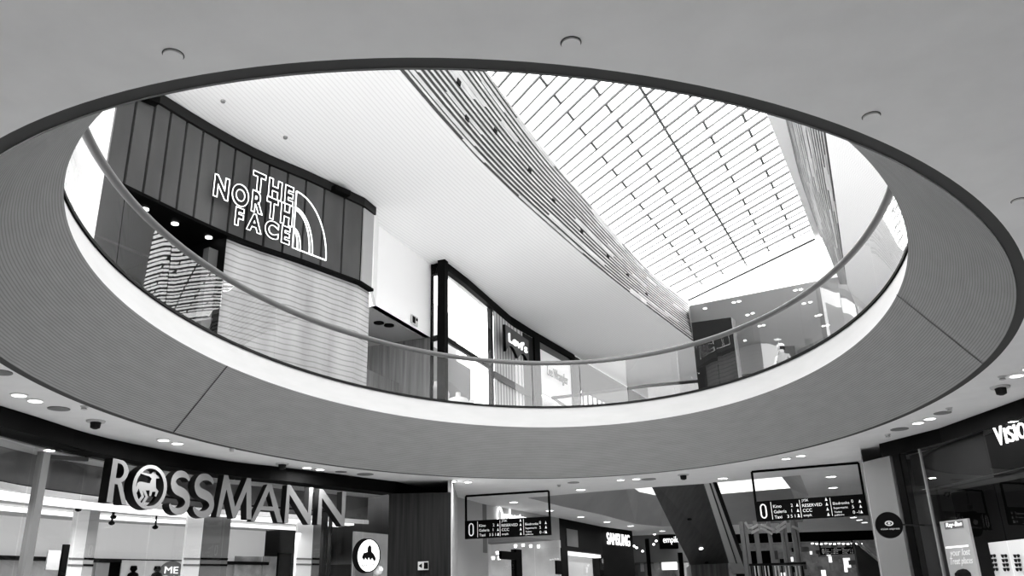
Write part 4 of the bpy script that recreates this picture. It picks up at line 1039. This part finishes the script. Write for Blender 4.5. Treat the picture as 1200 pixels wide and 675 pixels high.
# poster stand
po = .35
a, b = vin(1102, 610, po), vin(1135, 609, po); zt = (a.z+b.z)/2; u = Vector((b.x-a.x, b.y-a.y, 0)); W = u.length; u.normalize(); nn = u.cross(Vector((0, 0, 1)))
a0 = Vector((a.x, a.y, 0)); ps = thing('poster_stand', 'tall white advertising poster with grey badge and handwritten words in the right shop', 'poster', a0+u*W/2)
q = MB(); q.box(a0+u*(W/2)+Vector((0, 0, zt/2)), W, .06, zt, u); q.build('board', mat('poster_white', .45, .5, emit=.08), ps)
def pz(y): return vin(1120, y, po).z
q = MB(); q.box(a0+u*(W*.5)+nn*.035+Vector((0, 0, (pz(611)+pz(619.5))/2)), W*.66, .01, pz(611)-pz(619.5), u); q.build('badge', M_grey, ps)
text_obj('Ray-Ban', 'lettering', M_neon, ps, a0+u*(W*.22)+nn*.045+Vector((0, 0, pz(618.5))), u, w=W*.56, h=(pz(612)-pz(619))*.95, extrude=.003, shear=.25)
q = MB(); q.box(a0+u*(W*.45)+nn*.035+Vector((0, 0, pz(641))), W*.8, .01, .03, u); q.build('underline', M_neon, ps)
text_obj('your lost', 'lettering', M_print_white, ps, a0+u*(W*.15)+nn*.045+Vector((0, 0, pz(654))), u, w=W*.7, h=.16, extrude=.003, shear=.25)
text_obj('Treat places', 'lettering', M_print_white, ps, a0+u*(W*.08)+nn*.045+Vector((0, 0, pz(664))), u, w=W*.8, h=.16, extrude=.003, shear=.25)
q = MB(); q.lathe(a0+u*(W*.5)+nn*.02+Vector((0, 0, pz(676))), [(.0, -.25), (.18, -.1), (.17, .06), (.1, .12), (.02, .14)], 14); q.build('printed_head', M_black, ps)
# display wall with spectacles
do = .8
a, b = vin(1158, 640, do), vin(1262, 640, do); zt = vin(1158, 636, do).z; u = Vector((b.x-a.x, b.y-a.y, 0)); W = u.length; u.normalize(); nn = u.cross(Vector((0, 0, 1))); a0 = Vector((a.x, a.y, 0))
dw = thing('display_wall', 'white lit display wall holding rows of dark spectacles in the right shop', 'display', a0+u*W/2)
q = MB(); q.box(a0+u*(W/2)-nn*.05+Vector((0, 0, zt/2)), W, .08, zt, u); q.build('board', mat('display_white', .75, .5, emit=.3), dw)
q = MB(); q.box(a0+u*(W/2-.2)-nn*.14+Vector((0, 0, (zt+3.35)/2)), W+1.6, .05, 3.35-zt+2*(zt-1.0), u); q.build('dark_surround', M_char, dw)
words = ['top', 'second', 'third', 'bottom']; cw = ['left', 'middle', 'right']
proto = None
for r_, y in enumerate((651, 656.3, 661.5, 666.8)):
    for c_ in range(3):
        x = (1166.5, 1182, 1196)[c_]+r_*.9; p = vin(x, y, do); p = a0+u*((p-a0).dot(u))+nn*.03+Vector((0, 0, p.z))
        lab = 'dark spectacles in the %s visible row, %s column, on the white display wall' % (words[r_], cw[c_])
        if proto is None:
            proto = thing('spectacles', lab, 'spectacles', p, 'spectacles on the white display wall'); k = .115
            for sgnx in (-1, 1):
                glyph_obj([[(sgnx*(.046+.038*math.cos(t*.524)), .030*math.sin(t*.524)*(1.25 if math.sin(t*.524) < 0 else .8)) for t in range(12)]], 'lens', M_black, proto, frame(p, u, None), .004)
            q = MB(); q.beam(p-u*.085+Vector((0, 0, .018)), p+u*.085+Vector((0, 0, .004)), .012, .014); q.build('frame', M_dark, proto)
        else:
            o = proto.copy(); COL.objects.link(o); o['label'] = lab; o.location = p
            for ch in proto.children:
                d_ = ch.copy(); COL.objects.link(d_); d_.parent = o; d_.matrix_parent_inverse = ch.matrix_parent_inverse.copy()
# fascia sign
fo = -.12
a, b = wall(1160, 520, offs(VE, .12)), wall(1330, 520, offs(VE, .12)); z1 = 4.4; z0 = wall(1185, 556, offs(VE, .12)).z
u = Vector((b.x-a.x, b.y-a.y, 0)); W = u.length; u.normalize(); nn = u.cross(Vector((0, 0, 1))); a0 = Vector((a.x, a.y, 0))
sf = thing('shop_sign', 'black fascia box with large white capitals at the right edge', 'sign', a0+u*W/2+Vector((0, 0, z0)))
q = MB(); q.box(a0+u*(W/2)+Vector((0, 0, (z0+z1)/2)), W, .12, z1-z0, u); q.build('fascia_box', M_black, sf)
pz0 = wall(1178, 522, offs(VE, .12)).z; pz1 = wall(1178, 499, offs(VE, .12)).z; ps_ = wall(1172, 510, offs(VE, .12)); H = pz1-pz0
x = (ps_-a0).dot(u)
for ch, s_, w_ in (('V', 1, .72), ('I', .82, .13), ('S', .82, .48), ('I', .82, .13), ('O', .82, .66), ('N', .82, .6), ('E', 1, .5), ('X', .82, .6), ('P', .82, .5), ('R', .82, .5), ('E', .82, .42), ('S', .82, .48), ('S', .82, .48)):
    if ch == 'E' and s_ == 1: x += H*.3
    text_obj(ch, 'lettering', M_neon, sf, a0+u*x+nn*.08+Vector((0, 0, pz0)), u, w=H*w_, h=H*s_, extrude=.015, offset=.0); x += H*(w_+.14)
# round projecting sign
c = vw(1051, 616, 0.2)+Vector((-.25, -.2, 0)); rd = thing('projecting_sign', 'round black projecting sign with small pale emblem at the right shop corner', 'sign', c)
c = c.lerp(Vector((0, 0, EYE)), .06); rd.matrix_world = Matrix.Translation(c); rd.location = c; un = Vector((1, -.25, 0)).normalized(); nn = un.cross(Vector((0, 0, 1))); R_ = 14.2*c.y/FPX
q = MB(); q.lathe(c, [(R_, -.05), (R_, .05)], 40, nn); q.build('disc', M_black, rd)
e = [arc(0, .03, R_*.32, R_*.2, 0, 360, 24)[:-1], arc(0, .03, R_*.22, R_*.12, 0, 360, 24)[:-1]]
glyph_obj(e, 'emblem', M_lgrey, rd, frame(c+nn*.06, un, None), .004)
glyph_obj([arc(0, .03, R_*.1, R_*.09, 0, 360, 16)[:-1]], 'emblem', M_lgrey, rd, frame(c+nn*.06, un, None), .004)
text_obj('vision express', 'lettering', M_lgrey, rd, c+nn*.06-un*R_*.7-Vector((0, 0, R_*.42)), un, w=R_*1.4, h=R_*.2, extrude=.003)
q = MB(); q.beam(c+un*R_*.9, c+un*(R_*.9+.5)-nn*.5, .03, .03); q.build('bracket', M_dark, rd)

# ------------------------------------------------------------------ ceiling fittings of the ground floor
def ring_fit(x, y, r, label, name, cat, group=None, m=None, z=Z0):
    p = atz(x, y, z); q = MB(); q.lathe(p, [(r, -.012), (r, .0)], 24); o = q.build(name, m or M_ceil); tag(o, label, cat, group); return o
dl_proto = None
def downlight(x, y, label, r=.095, group='downlights in the ground floor ceiling'):
    global dl_proto
    p = atz(x, y, Z0)
    if dl_proto is None:
        t = thing('downlight', label, 'lamp', (0, 0, 0), group)
        q = MB(); q.lathe((0, 0, 0), [(.125, -.004), (.12, -.018), (.095, -.02), (.095, -.004)], 20); q.build('trim_ring', M_white, t, True)
        q = MB(); q.lathe((0, 0, 0), [(.093, -.022), (.093, -.002)], 20); q.build('lens', M_light, t); dl_proto = t
    else:
        t = dl_proto.copy(); COL.objects.link(t); t['label'] = label
        for ch in dl_proto.children: c = ch.copy(); COL.objects.link(c); c.parent = t
    t.location = p; t.scale = (r/.095,)*2+(1,)
    return t
DL = [((22.7, 462.3), (41.6, 469), 'at the far left, above the thick glass door post'),
      ((191.6, 515), (208, 519), 'above the emblem letter of the long silver sign'),
      ((360, 547.5), (375, 549.6), 'above the last letters of the long silver sign'),
      ((530, 563.6), (548.6, 564.4), 'right of the dark wooden pillar, under the fascia'),
      ((727, 562), (745.6, 560.8), 'left of the escalator top, under the curved fascia'),
      ((921, 537), (938.5, 533.6), 'above the right hanging sign'),
      ((1075.6, 495), (1089.5, 490), 'above the dark right shopfront'),
      ((1191, 439.5), (1207, 431), 'at the right edge near the black fascia box')]
for a, b, s in DL:
    downlight(*a, 'left lamp of pair '+s); downlight(*b, 'right lamp of pair '+s)
for x, y, s in [(847, 560, 'between the escalator and the right hanging sign'), (602, 588, 'seen through the frame of the left hanging sign'), (644, 598, 'beside the right post of the left hanging sign'), (680.6, 573.4, 'just above the grey slanted ceiling opening, left'),
                (680.6, 605.4, 'left of three in a row over the black block-letter shop'), (711.4, 611.2, 'middle of three in a row over the black block-letter shop'), (739, 616, 'right of three in a row over the black block-letter shop'), (776, 622, 'close to the left edge of the escalator'),
                (974, 558, 'upper of two inside the frame of the right hanging sign'), (976, 571, 'lower of two inside the frame of the right hanging sign'), (1000, 606, 'first below the panel of the right hanging sign'), (1007, 609, 'second below the panel of the right hanging sign'), (1013, 612, 'third below the panel of the right hanging sign')]:
    downlight(x, y, 'single downlight '+s, .13)
for x, y, r, s in [(203, 64, .055, 'upper left, over the grey clad shop'), (669, 50, .055, 'top centre, above the skylight'), (1021, 136, .055, 'upper right, just outside the oval opening'), (1194, 235, .055, 'at the right edge, half way up the near ceiling')]:
    p = atz(x, y, Z0); t = thing('ceiling_cover', 'flush round ceiling cover '+s, 'ceiling cover', p)
    q = MB(); q.lathe(p, [(r+.006, -.002), (r+.006, .0)], 32); q.build('joint', M_gap, t); q = MB(); q.lathe(p, [(r, -.014), (r, .0)], 32); q.build('cover', M_ceil, t)
for x, y, r, s in [(69, 478.6, .16, 'at the far left beside the lamp pair'), (399.7, 552.7, .14, 'first right of the lamp pair over the silver sign'), (428, 555.5, .2, 'above the oval projecting sign'), (672, 565.4, .16, 'left of the escalator under the fascia'), (760, 561.4, .2, 'beside the lamp pair left of the escalator top'),
                   (1054, 502.7, .17, 'left of the lamp pair above the dark right shopfront'), (1104.5, 483.6, .15, 'right of the lamp pair above the dark right shopfront'), (0, 436, .15, 'cut by the left edge of the picture')]:
    ring_fit(x, y, r, 'flat grey round ceiling vent '+s, 'ceiling_vent', 'vent', 'round vents in the ground floor ceiling', M_grey)
for x, y, s in [(112.6, 493, 'left, between the lamp pairs over the curved shop'), (331, 543, 'over the middle of the long silver sign'), (800.6, 556, 'over the top of the escalator'), (1171.8, 453, 'right, above the black fascia box')]:
    p = atz(x, y, Z0); t = thing('smoke_detector', 'ceiling smoke detector '+s, 'detector', p, 'smoke detectors')
    q = MB(); q.lathe(p, [(.14, -.03), (.15, 0)], 20); q.build('base', M_lgrey, t); q = MB(); q.lathe(p, [(.03, -.14), (.075, -.12), (.085, -.03)], 16); q.build('sensor', M_dark, t)
for x, y, s in [(99, 476, 'left, under the fascia'), (272, 526, 'over the middle of the silver sign'), (655, 568, 'left of the escalator top'), (1112, 478, 'right, under the fascia'), (1174, 441, 'farthest right, under the fascia'), (1040, 509, 'above the right shop corner')]:
    p = atz(x, y, Z0); q = MB(); q.lathe(p, [(.02, -.06), (.05, -.05), (.035, -.03), (.06, -.008), (.06, -.001)], 14); tag(q.build('sprinkler', M_lgrey), 'small ceiling sprinkler head '+s, 'sprinkler', 'ceiling sprinklers')
# tiny sensors in the upper soffit
for x, y, s in [(261.5, 118, 'upper'), (334.5, 160.5, 'lower')]:
    p = atz(x, y, ZS); q = MB(); q.lathe(p, [(.05, -.05), (.06, 0)], 12); tag(q.build('soffit_sensor', M_grey), s+' of two tiny sensors in the white upper soffit', 'sensor')

# ------------------------------------------------------------------ people
def person(loc, rz, label, cloth, lower, hair, h=1.72, lean=0., cap=None, arm=0.):
    t = thing('person', label, 'person', loc); k = h/1.75
    V = [(0, 0, .95), (0, 0, 1.15), (0, lean*.5, 1.36), (0, lean, 1.48), (0, lean+.01, 1.58), (0, lean+.03, 1.68)]
    R_ = [.135, .125, .15, .065, .085, .075]; Ed = [(0, 1), (1, 2), (2, 3), (3, 4), (4, 5)]
    for s in (-1, 1):
        b = len(V)
        V += [(s*.10, 0, .88), (s*.11, .03, .48), (s*.11, -.02, .09), (s*.12, .14, .04)]; R_ += [.09, .06, .045, .04]
        Ed += [(0, b), (b, b+1), (b+1, b+2), (b+2, b+3)]
        b = len(V); el = (s*.27, lean*.6-.02+arm*.1, 1.12); wr = (s*.25, lean*.6+.10+arm*.2, .90+arm*.2)
        V += [(s*.19, lean*.5, 1.40), el, wr]; R_ += [.06, .045, .03]; Ed += [(2, b), (b, b+1), (b+1, b+2)]
        pm = len(V); V.append((wr[0], wr[1]+.03, wr[2]-.06)); R_.append(.028); Ed.append((b+2, pm))
        for f in range(4):
            n_ = len(V); fx = (f-1.5)*.018; ln = (.06, .075, .07, .055)[f]
            V += [(wr[0]+fx, wr[1]+.045, wr[2]-.10), (wr[0]+fx, wr[1]+.055, wr[2]-.10-ln)]; R_ += [.009, .008]; Ed += [(pm, n_), (n_, n_+1)]
        n_ = len(V); V += [(wr[0]-s*.035, wr[1]+.05, wr[2]-.07), (wr[0]-s*.045, wr[1]+.075, wr[2]-.10)]; R_ += [.01, .009]; Ed += [(pm, n_), (n_, n_+1)]
    me = bpy.data.meshes.new('body'); me.from_pydata([(x*k, y*k, z*k) for x, y, z in V], Ed, []); o = bpy.data.objects.new('body', me); COL.objects.link(o)
    md = o.modifiers.new('s', 'SKIN'); md.use_smooth_shade = True
    for i, r in enumerate(R_): o.data.skin_vertices[0].data[i].radius = (r*k, r*k)
    o.data.skin_vertices[0].data[0].use_root = True
    sb_ = o.modifiers.new('d', 'SUBSURF'); sb_.levels = 1; sb_.render_levels = 1
    bpy.context.view_layer.update()
    m2 = bpy.data.meshes.new_from_object(o.evaluated_get(bpy.context.evaluated_depsgraph_get())); o.modifiers.clear(); o.data = m2
    for mm in (cloth, lower, M_skin, M_dark): m2.materials.append(mm)
    for p in m2.polygons:
        c = p.center/k; p.use_smooth = True
        p.material_index = 2 if c.z > 1.5 or (abs(c.x) > .2 and c.z < .88+arm*.2) else 3 if c.z < .1 else 1 if c.z < .93 and abs(c.x) < .22 else 0
    o.parent = t
    q = MB(); q.lathe((0, (lean+.0)*k, 1.60*k), [(.105*k, .0), (.11*k, .06*k), (.09*k, .13*k), (.03*k, .165*k)], 14); hr = q.build('hair', hair, None, True); hr.location = (0, -.015, 0); hr.parent = t
    if cap:
        q = MB(); q.lathe((0, (lean+.02)*k, 1.70*k), [(.115*k, .0), (.11*k, .05*k), (.05*k, .09*k)], 14); q.hexa([(-.08, lean+.08, 1.69), (.08, lean+.08, 1.69), (.06, lean+.24, 1.69), (-.06, lean+.24, 1.69)], [(-.08, lean+.08, 1.71), (.08, lean+.08, 1.71), (.06, lean+.24, 1.70), (-.06, lean+.24, 1.70)]); q.build('cap', cap, None, True).parent = t
    for s in (-1, 1):                                   # face
        q = MB(); q.lathe(((s*.035)*k, (lean+.115)*k, 1.64*k), [(.004, -.008), (.011, 0), (.004, .008)], 8); q.build('eye', M_hair).parent = t
    q = MB(); q.hexa([(-.014, lean+.10, 1.60), (.014, lean+.10, 1.60), (.012, lean+.13, 1.60), (-.012, lean+.13, 1.60)], [(-.006, lean+.10, 1.645), (.006, lean+.10, 1.645), (.006, lean+.115, 1.645), (-.006, lean+.115, 1.645)]); q.build('nose', M_skin).parent = t
    q = MB(); q.beam((-.025, lean+.105, 1.565), (.025, lean+.105, 1.565), .02, .01); q.build('mouth', M_hair).parent = t
    t.rotation_euler = (0, 0, rz); return t
p = atz(915, 402, Z2+1.64)
person((p.x, p.y, Z2), 2.4, 'person in a pale jacket and white cap behind the balustrade at the right', M_pale, M_darkcloth, M_hair, 1.58, .03, M_white, .4)
p = aty(967, 668, 34); person((p.x, 34, 0), 2.6, 'dark dressed person in the far hall below the small distant sign', M_darkcloth, M_darkcloth, M_hair, 1.8)
p = aty(1010, 670, 36); person((p.x, 36, 0), .6, 'person in dark clothes by the slanting stair parapet at the right', M_darkcloth, M_grey, M_hair, 1.75)

# ------------------------------------------------------------------ light
w = bpy.data.worlds.new('overcast sky'); sc.world = w; w.use_nodes = True
w.node_tree.nodes['Background'].inputs[0].default_value = (1, 1, 1, 1); w.node_tree.nodes['Background'].inputs[1].default_value = 4.6
def area(name, loc, size, power, rot=(0, 0, 0), sy=None):
    l = bpy.data.lights.new(name, 'AREA'); l.energy = power; l.size = size
    if sy: l.shape = 'RECTANGLE'; l.size_y = sy
    o = bpy.data.objects.new(name, l); o.location = loc; o.rotation_euler = rot; COL.objects.link(o); return o
#area('daylight', (2.5, 22, 15.2), 6, 3000, (0, 0, -.43), 18)
for k, (a, b, s) in enumerate(DL):
    p = (atz(*a, Z0)+atz(*b, Z0))/2; c_ = Vector((CX, CY, 0)); d_ = Vector((c_.x-p.x, c_.y-p.y, 0)).normalized(); area('downlight_and_fill', (p.x+d_.x*.2, p.y+d_.y*.2, 4.44), .14, 40)
for x, y in ((-3, -1), (0, -2.5), (3, -1), (-6, 4), (7, 4)): area('downlight_and_fill', (x, y, 4.44), .6, 62)  # added fill lamps without fixtures, brightening the near ceiling by floor bounce
for x, y in ((-9, 13), (-8.5, 17), (-6, 21)): area('shop_lamp', (x, y, 3.25), 1.2, 45)
for x, y in ((0, 31), (5, 36), (9, 44), (14, 48)): area('hall_lamp', (x, y, 4.3), .6, 120)
c_ = Vector(S[1]).lerp(Vector(S[2]), .45)+fn*1.4; area('shop_lamp', (c_.x, c_.y, 3.15), 1.5, 70)
